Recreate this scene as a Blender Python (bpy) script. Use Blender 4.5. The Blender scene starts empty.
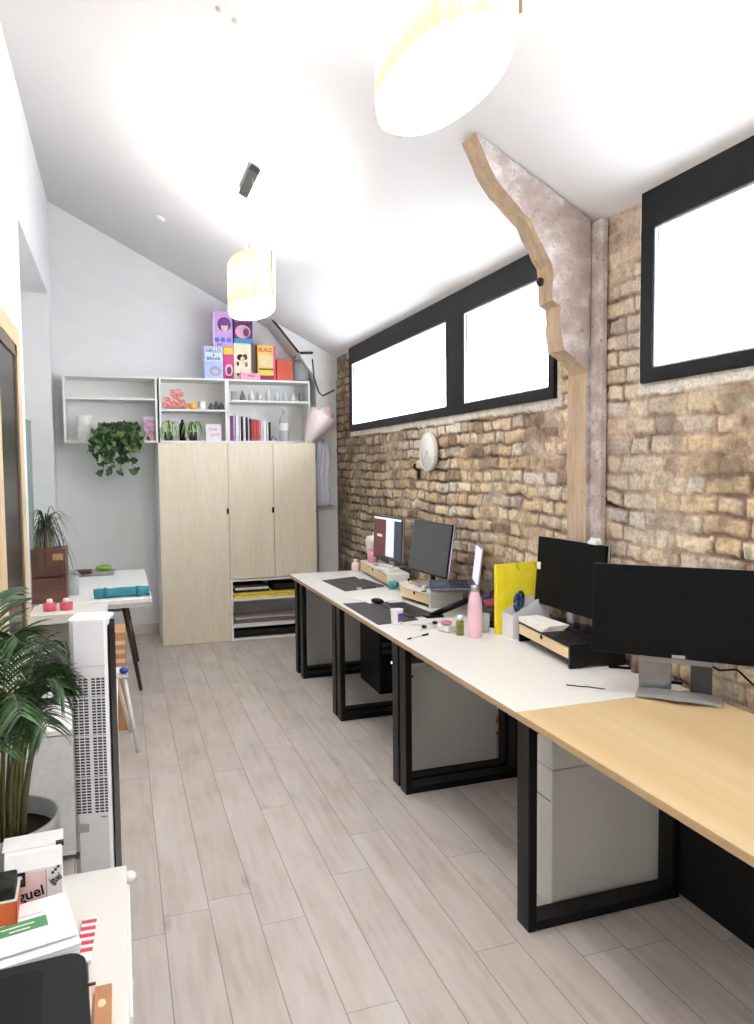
import bpy, bmesh, math, random
import numpy as np
from mathutils import Vector, Matrix, Euler
random.seed(7)
SC = bpy.context.scene
COL = SC.collection

# ------------------------------------------------------------------ camera, world, exposure
cam_d = bpy.data.cameras.new('camera')
cam = bpy.data.objects.new('camera', cam_d); COL.objects.link(cam); SC.camera = cam
FPX = 750.0
cam_d.sensor_fit = 'VERTICAL'; cam_d.sensor_height = 24.0; cam_d.sensor_width = 24.0 * 754 / 1024
cam_d.lens = 24.0 * FPX / 1024; cam_d.clip_start = 0.05
v1 = Vector((118 - 377, 512 - 470, -FPX)); v2 = Vector((2600 - 377, 512 - 446, -FPX))
ay = v1.normalized(); ax = (v2 - v2.dot(ay) * ay).normalized(); az = ax.cross(ay)
cam.matrix_world = Matrix.Translation((0, 0, 1.57)) @ Matrix((ax, ay, az)).to_4x4()

world = bpy.data.worlds.new('overcast_sky'); SC.world = world; world.use_nodes = True
bg = world.node_tree.nodes['Background']
bg.inputs[0].default_value = (0.94, 0.97, 1.0, 1); bg.inputs[1].default_value = 7.5
SC.view_settings.view_transform = 'Standard'; SC.view_settings.look = 'None'
SC.view_settings.gamma = 1; SC.view_settings.exposure = 1.05
SC.view_settings.use_curve_mapping = False
SC.cycles.max_bounces = 10; SC.cycles.diffuse_bounces = 6; SC.cycles.transparent_max_bounces = 12
SC.cycles.sample_clamp_indirect = 3.0
SC.cycles.use_denoising = True
LAMP_W = 32.0       # bulb inside every pendant shade
DIFF_E = 17.0        # glow of the opal diffuser

# ------------------------------------------------------------------ materials
def lin(c):
    return c / 12.92 if c <= 0.04045 else ((c + 0.055) / 1.055) ** 2.4
def rgb(h):
    h = h.lstrip('#')
    return tuple(lin(int(h[i:i + 2], 16) / 255) for i in (0, 2, 4)) + (1,)
class NT:
    def __init__(s, name):
        s.m = bpy.data.materials.new(name); s.m.use_nodes = True
        s.t = s.m.node_tree; s.b = s.t.nodes['Principled BSDF']; s.out = s.t.nodes['Material Output']
    def n(s, typ, **kw):
        nd = s.t.nodes.new(typ)
        for k, v in kw.items(): setattr(nd, k, v)
        return nd
    def l(s, a, b): s.t.links.new(a, b)
    def math(s, op, a, b=None, c=None):
        nd = s.n('ShaderNodeMath', operation=op)
        for i, v in enumerate((a, b, c)):
            if v is None: continue
            if isinstance(v, (int, float)): nd.inputs[i].default_value = v
            else: s.l(v, nd.inputs[i])
        return nd.outputs[0]
    def coord(s, scale=(1, 1, 1), kind='Object'):
        tc = s.n('ShaderNodeTexCoord'); mp = s.n('ShaderNodeMapping'); mp.inputs['Scale'].default_value = scale
        s.l(tc.outputs[kind], mp.inputs[0]); return mp.outputs[0]
    def noise(s, vec, scale, detail=4, rough=.55):
        nd = s.n('ShaderNodeTexNoise'); nd.inputs['Scale'].default_value = scale
        nd.inputs['Detail'].default_value = detail; nd.inputs['Roughness'].default_value = rough
        s.l(vec, nd.inputs['Vector']); return nd.outputs['Fac']
    def ramp(s, fac, stops):
        nd = s.n('ShaderNodeValToRGB'); s.l(fac, nd.inputs[0]); e = nd.color_ramp.elements
        e[0].position, e[0].color = stops[0]; e[1].position, e[1].color = stops[-1]
        for p, c in stops[1:-1]:
            x = e.new(p); x.color = c
        return nd.outputs[0]
    def mix(s, fac, a, b, mode='MIX'):
        nd = s.n('ShaderNodeMix', data_type='RGBA', blend_type=mode)
        for i, v in ((0, fac), (6, a), (7, b)):
            if isinstance(v, (int, float)): nd.inputs[i].default_value = v
            elif isinstance(v, tuple): nd.inputs[i].default_value = v
            else: s.l(v, nd.inputs[i])
        return nd.outputs[2]
    def bump(s, h, strength=.3, dist=.01):
        nd = s.n('ShaderNodeBump'); nd.inputs['Strength'].default_value = strength; nd.inputs['Distance'].default_value = dist
        s.l(h, nd.inputs['Height']); s.l(nd.outputs[0], s.b.inputs['Normal'])
MATS = {}
def M(color, rough=.5, metal=0.0, var=.06, scale=30, bump=0.0, trans=0.0, coat=0.0):
    """plain material with a fine procedural tone variation"""
    key = (color, rough, metal, var, scale, bump, trans, coat)
    if key in MATS: return MATS[key]
    t = NT('plain_' + color.lstrip('#'))
    c = rgb(color); v = t.coord(); f = t.noise(v, scale)
    lo = tuple(x * (1 - var) for x in c[:3]) + (1,); hi = tuple(min(1, x * (1 + var)) for x in c[:3]) + (1,)
    t.l(t.ramp(f, [(.35, lo), (.65, hi)]), t.b.inputs['Base Color'])
    t.b.inputs['Roughness'].default_value = rough; t.b.inputs['Metallic'].default_value = metal
    t.b.inputs['Specular IOR Level'].default_value = .12 if max(c[:3]) < .0045 else .2 if max(c[:3]) < .03 else .5
    t.b.inputs['Transmission Weight'].default_value = trans; t.b.inputs['Coat Weight'].default_value = coat
    if bump: t.bump(f, bump, .004)
    MATS[key] = t.m
    return t.m
def wood(name, stops, axis=1, stretch=.06, scale=26, rough=.45, bump=.08, streak=.5):
    t = NT(name); sc = [1, 1, 1]; sc[axis] = stretch
    v = t.coord(tuple(sc)); f1 = t.noise(v, scale, 6, .6); f2 = t.noise(v, scale * .22, 3, .5)
    f = t.math('ADD', t.math('MULTIPLY', f1, streak), t.math('MULTIPLY', f2, 1 - streak))
    t.l(t.ramp(f, stops), t.b.inputs['Base Color']); t.b.inputs['Roughness'].default_value = rough
    t.bump(f1, bump, .002); return t.m
def emit(name, color, strength):
    t = NT(name); t.b.inputs['Base Color'].default_value = (0, 0, 0, 1)
    t.b.inputs['Emission Color'].default_value = color; t.b.inputs['Emission Strength'].default_value = strength
    return t.m
def glass(name, tint='#eef4f2', alpha=.12, rough=.02):
    t = NT(name); t.b.inputs['Base Color'].default_value = rgb(tint); t.b.inputs['Roughness'].default_value = rough
    tr = t.n('ShaderNodeBsdfTransparent'); tr.inputs[0].default_value = rgb(tint)
    mx = t.n('ShaderNodeMixShader'); mx.inputs[0].default_value = alpha
    t.l(tr.outputs[0], mx.inputs[1]); t.l(t.b.outputs[0], mx.inputs[2]); t.l(mx.outputs[0], t.out.inputs[0])
    return t.m

WHITE_WALL = M('#ededee', .85, var=.015, scale=6, bump=.03)
CEIL = M('#e4e3e4', .9, var=.01, scale=4)
WHITE = M('#f1f1ef', .4, var=.01, scale=8)
CREAM = M('#ecebe3', .4, var=.015, scale=8)
GREYWHITE = M('#e0e0dc', .45, var=.015)
BLACK_METAL = M('#0f0f0f', .42, var=.1)
BLACK_PL = M('#09090b', .32, var=.1)
CHARCOAL = M('#3b3b3d', .7, var=.08, scale=80)
SILVER = M('#c9cacc', .3, .8, var=.03)
DARKFRAME = M('#0d1015', .5, var=.05)

def mat_floor():
    t = NT('grey_oak_planks')
    tc = t.n('ShaderNodeTexCoord'); sp = t.n('ShaderNodeSeparateXYZ'); t.l(tc.outputs['Object'], sp.inputs[0])
    x, y = sp.outputs[0], sp.outputs[1]
    PW, PL = .157, 1.38
    rowf = t.math('DIVIDE', t.math('SUBTRACT', x, .107), PW); row = t.math('FLOOR', rowf)
    wn = t.n('ShaderNodeTexWhiteNoise', noise_dimensions='1D'); t.l(row, wn.inputs['W'])
    yo = t.math('ADD', t.math('DIVIDE', y, PL), t.math('MULTIPLY', wn.outputs[0], 7.0)); pl = t.math('FLOOR', yo)
    cv = t.n('ShaderNodeCombineXYZ'); t.l(row, cv.inputs[0]); t.l(pl, cv.inputs[1])
    w2 = t.n('ShaderNodeTexWhiteNoise', noise_dimensions='3D'); t.l(cv.outputs[0], w2.inputs['Vector'])
    rnd = w2.outputs[0]
    def edge(f, size, w):
        fr = t.math('FRACT', f); d = t.math('MINIMUM', fr, t.math('SUBTRACT', 1.0, fr))
        return t.math('LESS_THAN', t.math('MULTIPLY', d, size), w)
    gap = t.math('MAXIMUM', edge(rowf, PW, .0018), t.math('MULTIPLY', edge(yo, PL, .0018), .8))
    gv = t.n('ShaderNodeCombineXYZ')
    t.l(t.math('ADD', x, t.math('MULTIPLY', rnd, 40)), gv.inputs[0])
    t.l(t.math('MULTIPLY', y, .09), gv.inputs[1]); t.l(t.math('MULTIPLY', rnd, 9), gv.inputs[2])
    g1 = t.noise(gv.outputs[0], 34, 6, .6)
    bv = t.n('ShaderNodeCombineXYZ'); t.l(t.math('ADD', x, t.math('MULTIPLY', rnd, 11)), bv.inputs[0])
    t.l(t.math('MULTIPLY', y, .4), bv.inputs[1]); g2 = t.noise(bv.outputs[0], 7, 3, .5)
    f = t.math('ADD', t.math('MULTIPLY', g1, .5), t.math('MULTIPLY', g2, .5))
    base = t.ramp(f, [(.3, rgb('#aca39b')), (.5, rgb('#c2bab4')), (.7, rgb('#cdc7c2'))])
    tone = t.ramp(rnd, [(0, (.92, .90, .89, 1)), (.5, (.98, .97, .97, 1)), (1, (1.04, 1.03, 1.03, 1))])
    c = t.mix(1.0, base, tone, 'MULTIPLY')
    kv = t.n('ShaderNodeCombineXYZ'); t.l(t.math('MULTIPLY', x, 6.4), kv.inputs[0])
    t.l(t.math('ADD', t.math('MULTIPLY', y, 2.2), t.math('MULTIPLY', g2, .15)), kv.inputs[1])
    vo = t.n('ShaderNodeTexVoronoi'); vo.inputs['Scale'].default_value = 1.0; t.l(kv.outputs[0], vo.inputs['Vector'])
    pick = t.n('ShaderNodeSeparateColor'); t.l(vo.outputs['Color'], pick.inputs[0])
    k = t.ramp(t.math('ADD', vo.outputs['Distance'], t.math('MULTIPLY', g1, .05)), [(.06, (1, 1, 1, 1)), (.17, (0, 0, 0, 1))])
    kn = t.math('MULTIPLY', t.math('MULTIPLY', k, t.math('GREATER_THAN', pick.outputs[0], .5)), .42)
    c = t.mix(kn, c, rgb('#6f6459')); c = t.mix(t.math('MULTIPLY', gap, .62), c, rgb('#62574d'))
    t.l(c, t.b.inputs['Base Color']); t.b.inputs['Roughness'].default_value = .5
    t.bump(t.math('SUBTRACT', t.math('MULTIPLY', g1, .3), gap), .35, .0012); return t.m
FLOOR = mat_floor()

def mat_brick():
    t = NT('old_stock_brick')
    at = t.n('ShaderNodeAttribute', attribute_name='brick_tone'); v = t.coord()
    n1 = t.noise(v, 55, 6, .7); n2 = t.noise(v, 14, 4, .6)
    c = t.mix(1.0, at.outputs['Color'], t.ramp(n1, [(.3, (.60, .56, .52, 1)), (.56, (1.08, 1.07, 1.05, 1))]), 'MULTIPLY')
    c = t.mix(1.0, c, t.ramp(n2, [(.3, (.82, .80, .80, 1)), (.62, (1.08, 1.06, 1.03, 1))]), 'MULTIPLY')
    pit = t.ramp(t.noise(v, 24, 5, .7), [(.24, (1, 1, 1, 1)), (.31, (0, 0, 0, 1))])
    c = t.mix(t.math('MULTIPLY', pit, .7), c, rgb('#2e2119'))
    t.l(c, t.b.inputs['Base Color']); t.b.inputs['Roughness'].default_value = .92
    t.bump(t.math('ADD', n1, t.math('MULTIPLY', n2, .6)), .7, .008); return t.m
BRICK = mat_brick()
PLY = wood('birch_ply', [(.3, rgb('#dccfb8')), (.5, rgb('#e5dac6')), (.7, rgb('#ebe2d2'))], axis=2, stretch=.12, scale=40, rough=.5, bump=.04, streak=.65)
OAK = wood('light_oak_top', [(.28, rgb('#bfa174')), (.5, rgb('#cdb388')), (.72, rgb('#d9c49f'))], axis=1, stretch=.07, scale=13, rough=.42, bump=.03, streak=.55)
OAKEDGE = wood('oak_edge', [(.3, rgb('#a0835c')), (.7, rgb('#b89c76'))], axis=1, stretch=.05, scale=60, rough=.5)
PLYEDGE = wood('ply_edge', [(.3, rgb('#9b7f60')), (.7, rgb('#c0a585'))], axis=1, stretch=.02, scale=90, rough=.6)
PINE = wood('pale_pine', [(.3, rgb('#c9ac82')), (.7, rgb('#e2cda8'))], axis=2, stretch=.08, scale=40)
BAMBOO = wood('bamboo_front', [(.3, rgb('#cdb184')), (.7, rgb('#e3cca2'))], axis=1, stretch=.05, scale=50)
BROWNWOOD = wood('dark_brown_wood', [(.3, rgb('#3b2219')), (.7, rgb('#6a4032'))], axis=0, stretch=.1, scale=30)
def mat_timber():
    t = NT('old_timber_post'); v = t.coord((1, 1, .12)); v2 = t.coord()
    f = t.noise(v, 30, 6, .65); g = t.noise(v2, 9, 5, .65)
    c = t.ramp(f, [(.28, rgb('#9a8064')), (.5, rgb('#b79c7d')), (.72, rgb('#c9b296'))])
    c = t.mix(t.ramp(g, [(.4, (0, 0, 0, 1)), (.62, (.75, .75, .75, 1))]), c, rgb('#b39f90'))
    c = t.mix(t.ramp(t.noise(v2, 26, 5, .7), [(.26, (.9, .9, .9, 1)), (.36, (0, 0, 0, 1))]), c, rgb('#4f3d30'))
    t.l(c, t.b.inputs['Base Color']); t.b.inputs['Roughness'].default_value = .85
    t.bump(t.math('ADD', f, g), .7, .008); return t.m
def mat_stone(name, base, light, dark):
    t = NT(name); v = t.coord(); g = t.noise(v, 7, 6, .65); h = t.noise(v, 40, 5, .7)
    c = t.ramp(g, [(.32, rgb(dark)), (.5, rgb(base)), (.66, rgb(light))])
    c = t.mix(t.ramp(h, [(.3, (.8, .8, .8, 1)), (.42, (0, 0, 0, 1))]), c, rgb('#5c4b42'))
    t.l(c, t.b.inputs['Base Color']); t.b.inputs['Roughness'].default_value = .9
    t.bump(t.math('ADD', g, h), .8, .006); return t.m
TIMBER = mat_timber()
TIMBER_SHADED = mat_stone('worn_shaded_timber', '#aea09a', '#d6d0ce', '#94847c')  # worn timber, greyed: weaker light on near-facing sides is put into the colour
LEAF_DARK = M('#27401f', .45, var=.45, scale=9)
LEAF_MID = M('#3f6b2a', .45, var=.4, scale=14)
LEAF_PALE = M('#7d9a5c', .5, var=.35, scale=20)
LEAF_BLACK = M('#252c24', .5, var=.4, scale=12)
SOIL = M('#1f1814', .95, var=.3, scale=60, bump=.5)

# ------------------------------------------------------------------ mesh helpers
def B(): return bmesh.new()
def box(bm, x0, x1, y0, y1, z0, z1, bev=0.0, mi=0, mat=None):
    r = bmesh.ops.create_cube(bm, size=1.0)
    vs = r['verts']
    for v in vs:
        v.co = Vector(((x0 + x1) / 2 + v.co.x * (x1 - x0), (y0 + y1) / 2 + v.co.y * (y1 - y0), (z0 + z1) / 2 + v.co.z * (z1 - z0)))
    fs = set(f for v in vs for f in v.link_faces)
    for f in fs: f.material_index = mi
    if bev > 0:
        es = list(set(e for v in vs for e in v.link_edges))
        rr = bmesh.ops.bevel(bm, geom=es, offset=bev, segments=2, affect='EDGES', profile=.5)
        vs = list(set(rr['verts']) | set(v for v in vs if v.is_valid))
        for f in rr['faces']: f.material_index = mi
    if mat is not None:
        for v in vs: v.co = mat @ v.co
    return bm
def prism(bm, pts, axis, a, b, mi=0):
    """extrude a 2-D outline along an axis; axis 1: pts=(x,z), 2: pts=(x,y), 0: pts=(y,z)"""
    def P(p, t):
        return {0: (t, p[0], p[1]), 1: (p[0], t, p[1]), 2: (p[0], p[1], t)}[axis]
    A = [bm.verts.new(P(p, a)) for p in pts]; C = [bm.verts.new(P(p, b)) for p in pts]
    n = len(pts); fs = [bm.faces.new(A), bm.faces.new(C[::-1])]
    for i in range(n): fs.append(bm.faces.new((A[i], C[i], C[(i + 1) % n], A[(i + 1) % n])))
    for f in fs: f.material_index = mi
    bmesh.ops.recalc_face_normals(bm, faces=fs)
    return bm
def lathe(bm, prof, n=28, c=(0, 0, 0), sx=1, sy=1, mi=0, cap=True):
    rings = []
    for r, z in prof:
        rings.append([bm.verts.new((c[0] + max(r, 1e-4) * sx * math.cos(2 * math.pi * i / n), c[1] + max(r, 1e-4) * sy * math.sin(2 * math.pi * i / n), c[2] + z)) for i in range(n)])
    fs = []
    for a, b in zip(rings, rings[1:]):
        for i in range(n): fs.append(bm.faces.new((a[i], a[(i + 1) % n], b[(i + 1) % n], b[i])))
    if cap:
        fs.append(bm.faces.new(rings[0][::-1])); fs.append(bm.faces.new(rings[-1]))
    for f in fs: f.smooth = True; f.material_index = mi
    return bm
def tube(bm, pts, r, n=8, r2=None, mi=0):
    pts = [Vector(p) for p in pts]; rings = []
    for i, p in enumerate(pts):
        d = (pts[min(i + 1, len(pts) - 1)] - pts[max(i - 1, 0)]).normalized()
        u = d.cross(Vector((0, 0, 1)))
        if u.length < .05: u = d.cross(Vector((1, 0, 0)))
        u.normalize(); w = d.cross(u)
        rr = r if r2 is None else r + (r2 - r) * i / (len(pts) - 1)
        rings.append([bm.verts.new(p + (u * math.cos(2 * math.pi * k / n) + w * math.sin(2 * math.pi * k / n)) * rr) for k in range(n)])
    fs = []
    for a, b in zip(rings, rings[1:]):
        for k in range(n): fs.append(bm.faces.new((a[k], a[(k + 1) % n], b[(k + 1) % n], b[k])))
    fs.append(bm.faces.new(rings[0][::-1])); fs.append(bm.faces.new(rings[-1]))
    for f in fs: f.smooth = True; f.material_index = mi
    bmesh.ops.recalc_face_normals(bm, faces=fs)
    return bm
def blob(bm, c, r, amp=.2, seed=0, sub=3, mi=0):
    rs = np.random.RandomState(seed); r0 = bmesh.ops.create_icosphere(bm, subdivisions=sub, radius=1.0)
    K = rs.normal(size=(6, 3)) * 2.6; ph = rs.rand(6) * 6.28
    rv = r if isinstance(r, tuple) else (r, r, r)
    for v in r0['verts']:
        d = 1 + amp * sum(math.sin(K[i][0] * v.co.x + K[i][1] * v.co.y + K[i][2] * v.co.z + ph[i]) for i in range(6)) / 3
        v.co = Vector((c[0] + v.co.x * rv[0] * d, c[1] + v.co.y * rv[1] * d, c[2] + v.co.z * rv[2] * d))
        for f in v.link_faces: f.smooth = True; f.material_index = mi
    return bm
def strip(bm, pts, widths, side, fold=0.0, mi=0):
    """a leaf blade: a strip along pts, widening to both sides of the line"""
    pts = [Vector(p) for p in pts]; L, Cn, R = [], [], []
    s = Vector(side).normalized()
    for i, p in enumerate(pts):
        d = (pts[min(i + 1, len(pts) - 1)] - pts[max(i - 1, 0)])
        if d.length < 1e-6: d = Vector((0, 0, -1))
        d.normalize(); u = (s - s.dot(d) * d)
        if u.length < .05: u = d.orthogonal()
        u.normalize(); nrm = u.cross(d)
        w = widths[i] / 2
        L.append(bm.verts.new(p - u * w + nrm * fold * w)); Cn.append(bm.verts.new(p)); R.append(bm.verts.new(p + u * w + nrm * fold * w))
    for i in range(len(pts) - 1):
        for a, b in ((L, Cn), (Cn, R)):
            f = bm.faces.new((a[i], b[i], b[i + 1], a[i + 1])); f.smooth = True; f.material_index = mi
    return bm
def O(name, bm, mat, parent=None, loc=None, rot=None, smooth=None):
    me = bpy.data.meshes.new(name)
    if isinstance(bm, bpy.types.Mesh): me = bm; me.name = name
    else: bm.to_mesh(me); bm.free()
    for m in (mat if isinstance(mat, (list, tuple)) else [mat]): me.materials.append(m)
    o = bpy.data.objects.new(name, me); COL.objects.link(o)
    if parent: o.parent = parent
    if loc is not None: o.location = loc
    if rot is not None: o.rotation_euler = rot
    return o
def tag(o, label, cat, group=None, kind=None):
    o['label'] = label; o['category'] = cat
    if group: o['group'] = group
    if kind: o['kind'] = kind
    return o
def T(name, label, cat, loc=(0, 0, 0), rz=0.0, group=None, rot=None):
    o = bpy.data.objects.new(name, None); COL.objects.link(o); o.empty_display_size = .05
    o.location = loc; o.rotation_euler = rot if rot else (0, 0, rz)
    return tag(o, label, cat, group)
def S(name, bm, mat):
    o = O(name, bm, mat); o['kind'] = 'structure'; return o
def dup(root, loc, rz, label):
    def cp(o, par):
        c = o.copy(); COL.objects.link(c); c.parent = par
        for ch in list(o.children): cp(ch, c)
        return c
    r = cp(root, None); r.location = loc; r.rotation_euler = (0, 0, rz); r['label'] = label
    return r
def text(s, size, mat, parent, loc, rot, name='lettering', depth=.0004, bold=0.0, sx=1.0):
    cu = bpy.data.curves.new('txt', 'FONT'); cu.body = s; cu.size = size; cu.extrude = depth; cu.offset = bold
    cu.align_x = 'CENTER'; cu.align_y = 'CENTER'
    t = bpy.data.objects.new('txt', cu); COL.objects.link(t); bpy.context.view_layer.update()
    me = bpy.data.meshes.new_from_object(t.evaluated_get(bpy.context.evaluated_depsgraph_get()))
    bpy.data.objects.remove(t); bpy.data.curves.remove(cu)
    for v in me.vertices: v.co.x *= sx
    me.materials.clear()
    return O(name, me, mat, parent, loc, rot)
def arc(p0, p1, p2, n=8):
    p0, p1, p2 = Vector(p0), Vector(p1), Vector(p2)
    return [(1 - t) ** 2 * p0 + 2 * (1 - t) * t * p1 + t * t * p2 for t in [i / n for i in range(n + 1)]]
def rrect(w, h, r, n=5, cx=0, cy=0):
    out = []
    for sx, sy, a0 in ((1, 1, 0), (-1, 1, 90), (-1, -1, 180), (1, -1, 270)):
        for k in range(n + 1):
            a = math.radians(a0 + 90 * k / n)
            out.append((cx + sx * (w / 2 - r) + r * math.cos(a), cy + sy * (h / 2 - r) + r * math.sin(a)))
    return out

# ------------------------------------------------------------------ room shell
XL, XR, Y0, Y1 = -.53, 2.04, -2.4, 7.45
def zc(x): return 2.64 + (2.04 - x) * .5216          # the sloping ceiling
S('floor', box(B(), -.95, 2.5, Y0 - .2, Y1 + .2, -.1, 0), FLOOR)
b = B(); prism(b, [(-1.0, zc(-1.0)), (2.45, zc(2.45)), (2.45, zc(2.45) + .15), (-1.0, zc(-1.0) + .15)], 1, Y0 - .2, Y1 + .2)
S('ceiling', b, CEIL)
S('wall_far', box(B(), -.95, 2.4, Y1, Y1 + .15, 0, 4.25), WHITE_WALL)
S('wall_near', box(B(), -.95, 2.4, Y0 - .15, Y0, 0, 4.25), WHITE_WALL)
b = B()
box(b, XL - .4, XL, Y0, 5.08, 0, 4.2); box(b, XL - .4, XL, 5.08, 7.14, 3.10, 4.2); box(b, XL - .4, XL, 7.14, Y1, 0, 4.2)
box(b, XL - .4, XL, 5.08, 7.14, 0, .78); box(b, XL - .4, XL - .22, 5.08, 7.14, .78, 3.10)
S('wall_left', b, WHITE_WALL)
# glass partition in the left recess
b = B(); box(b, -.715, -.70, 5.10, 7.12, .80, 1.99)
S('window_3', b, glass('pale_green_glass', '#dbe9e6', .35, .1))
b = B(); box(b, -.725, -.69, 5.085, 7.135, 1.99, 2.01); box(b, -.725, -.69, 5.085, 7.135, .78, .80)
S('trim_1', b, GREYWHITE)
# door with pale frame and dark glass at the left edge
DW = -.53
b = B(); box(b, DW, DW + .03, 4.56, 4.68, 0, 2.35, .004); box(b, DW, DW + .03, 3.72, 3.84, 0, 2.35, .004); box(b, DW, DW + .03, 3.84, 4.56, 2.25, 2.35, .004)
d = S('door_1', b, PINE)
b = B(); box(b, DW, DW + .016, 3.84, 4.56, 0, 2.25); O('door_panel', b, M('#2b2725', .25, var=.15, scale=3), d)
b = B(); box(b, DW + .016, DW + .024, 4.50, 4.56, 0, 2.25); box(b, DW + .016, DW + .024, 3.84, 4.56, 2.19, 2.25); O('door_bead', b, M('#6b5a4c', .5), d)
b = B(); box(b, DW + .03, DW + .034, 4.60, 4.63, 1.32, 1.42, .001); O('hinge', b, SILVER, d)
# skirtings
S('baseboard_far', box(B(), -.53, .33, Y1 - .02, Y1, 0, .10, .004), M('#dcd6ca', .5))
S('baseboard_left', box(B(), XL, XL + .018, Y0, 3.72, 0, .10, .004), WHITE)
# boxed column and boxed sloping brace in the far right corner
S('trim_2', box(B(), 1.84, 2.04, 7.12, Y1, 0, 2.60), WHITE_WALL)
b = B(); prism(b, [(1.42, zc(1.42) + .01), (2.045, zc(2.045) + .01), (2.045, 2.42), (1.84, 2.42), (1.66, 2.68)], 1, 7.10, Y1)
S('trim_3', b, WHITE_WALL)

# ------------------------------------------------------------------ the brick wall: real relief, brick by brick
W1 = (3.20, 6.62, 1.90, 2.66); W2 = (-2.2, 2.56, 1.90, 2.66)
def brick_wall():
    rs = np.random.RandomState(3)
    ys = np.concatenate([np.arange(Y0, 1.75, .03), np.arange(1.75, 7.47, .0105)]); zs = np.arange(0, 2.68, .0095)
    Y, Z = np.meshgrid(ys, zs, indexing='ij')
    def vnoise(u, v, s, seed):
        r = np.random.RandomState(seed); G = r.rand(256, 256)
        a, c = u * s + 31.7, v * s + 57.3; i, j = np.floor(a).astype(int), np.floor(c).astype(int); fa, fc = a - i, c - j
        fa = fa * fa * (3 - 2 * fa); fc = fc * fc * (3 - 2 * fc)
        g = lambda p, q: G[p % 256, q % 256]
        return (g(i, j) * (1 - fa) + g(i + 1, j) * fa) * (1 - fc) + (g(i, j + 1) * (1 - fa) + g(i + 1, j + 1) * fa) * fc
    wy = Y + (vnoise(Y, Z, 3, 1) - .5) * .05 + (vnoise(Y, Z, 14, 2) - .5) * .022 + (vnoise(Y, Z, 35, 3) - .5) * .008
    wz = Z + (vnoise(Y, Z, 1.4, 5) - .5) * .035 + (vnoise(Y, Z, 9, 6) - .5) * .020 + (vnoise(Y, Z, 35, 4) - .5) * .008
    RH = .0735
    row = np.floor(wz / RH).astype(int); fz = wz / RH - row
    nrow = row.max() + 2; per = .335                      # a stretcher and a header
    off = rs.rand(nrow + 4) * .05 + (np.arange(nrow + 4) % 2) * per / 2
    yy = wy + off[row]; k = np.floor(yy / per).astype(int); fy = yy - k * per
    sp = .222 + (np.random.RandomState(8).rand(4096)[(k * 37 + row * 101) % 4096] - .5) * .03
    head = fy > sp
    w = np.where(head, per - sp, sp); u = np.where(head, fy - sp, fy)
    bid = (k * 2 + head) * 131 + row * 977
    R = lambda q: np.random.RandomState(100 + q).rand(8192)[bid % 8192]
    d = np.minimum(np.minimum(u, w - u), np.minimum(fz, 1 - fz) * RH)
    jw = .005 + .010 * vnoise(Y, Z, 6, 9)
    e = np.clip((d - jw * .5) / (.005 + .006 * vnoise(Y, Z, 18, 10)), 0, 1); e = e * e * (3 - 2 * e)
    rough = vnoise(Y, Z, 30, 11) * .5 + vnoise(Y, Z, 60, 12) * .3 + vnoise(Y, Z, 9, 13) * .4
    flush = np.clip((vnoise(Y, Z, 2.2, 21) * .6 + vnoise(Y, Z, 9, 22) * .4 - .44) * 4, 0, 1)          # places where mortar is smeared flush
    hgt = e * (.006 + R(0) * .009 + (R(1) - .5) * .07 * (u - w / 2)) + (rough - .6) * .012 + (1 - e) * flush * .008
    pal = 1.06 * np.array([rgb(h)[:3] for h in ('#cdbda3', '#c4b192', '#d8ccb8', '#b5a087', '#d3c4aa', '#ded8ce', '#a28c7a', '#bcb0a2', '#cab596', '#8f7a6a')])
    wts = np.array([5, 5, 4, 3, 4, 2, 1.6, 2.4, 4, 1.2]); cum = np.cumsum(wts / wts.sum())
    idx = np.searchsorted(cum, R(2)); idx = np.clip(idx, 0, 9)
    col = pal[idx] * (.88 + .24 * R(3))[..., None] * (.86 + .28 * vnoise(Y, Z, 22, 15))[..., None]
    mort_d, mort_l = np.array(rgb('#84695a')[:3]), np.array(rgb('#c0aa98')[:3])
    mort = mort_d + (mort_l - mort_d) * flush[..., None]
    crev = np.clip(1 - (hgt + .004) / .006, 0, 1)[..., None]
    mort = mort * (1 - crev * .5)  # deepest mortar darkened: crevice shade put into the colour
    col = mort + (col - mort) * e[..., None]
    gap = (1 - e) * np.clip((vnoise(Y, Z, 7, 24) * .6 + vnoise(Y, Z, 24, 25) * .4 - .56) * 9, 0, 1) * (1 - flush * .6)
    col = col * (1 - gap[..., None] * .72); hgt = hgt - gap * .008  # missing mortar: dug deeper, its shadow lines painted dark
    worn = np.clip((vnoise(Y, Z, 26, 26) * .5 + vnoise(Y, Z, 11, 27) * .5 - .58) * 7, 0, 1)[..., None] * e[..., None]
    col = col * (1 - worn * .38)
    # soot staining toward the far corner, and limewash left near the post
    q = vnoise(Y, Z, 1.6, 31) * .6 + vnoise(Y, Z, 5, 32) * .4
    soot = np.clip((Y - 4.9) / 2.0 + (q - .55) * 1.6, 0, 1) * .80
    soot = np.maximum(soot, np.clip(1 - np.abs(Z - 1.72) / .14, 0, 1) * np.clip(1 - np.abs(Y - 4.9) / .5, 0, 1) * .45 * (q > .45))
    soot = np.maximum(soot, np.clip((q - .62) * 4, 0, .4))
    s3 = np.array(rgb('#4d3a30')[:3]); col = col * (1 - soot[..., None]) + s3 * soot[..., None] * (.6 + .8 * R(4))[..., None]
    lime = np.clip(1 - np.abs(Y - 2.62) / .35, 0, 1) * np.clip((q - .35) * 3, 0, 1) * (Z > 1.0) * .5 * e
    col = col * (1 - lime[..., None]) + np.array(rgb('#d9d3cc')[:3]) * lime[..., None]
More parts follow.
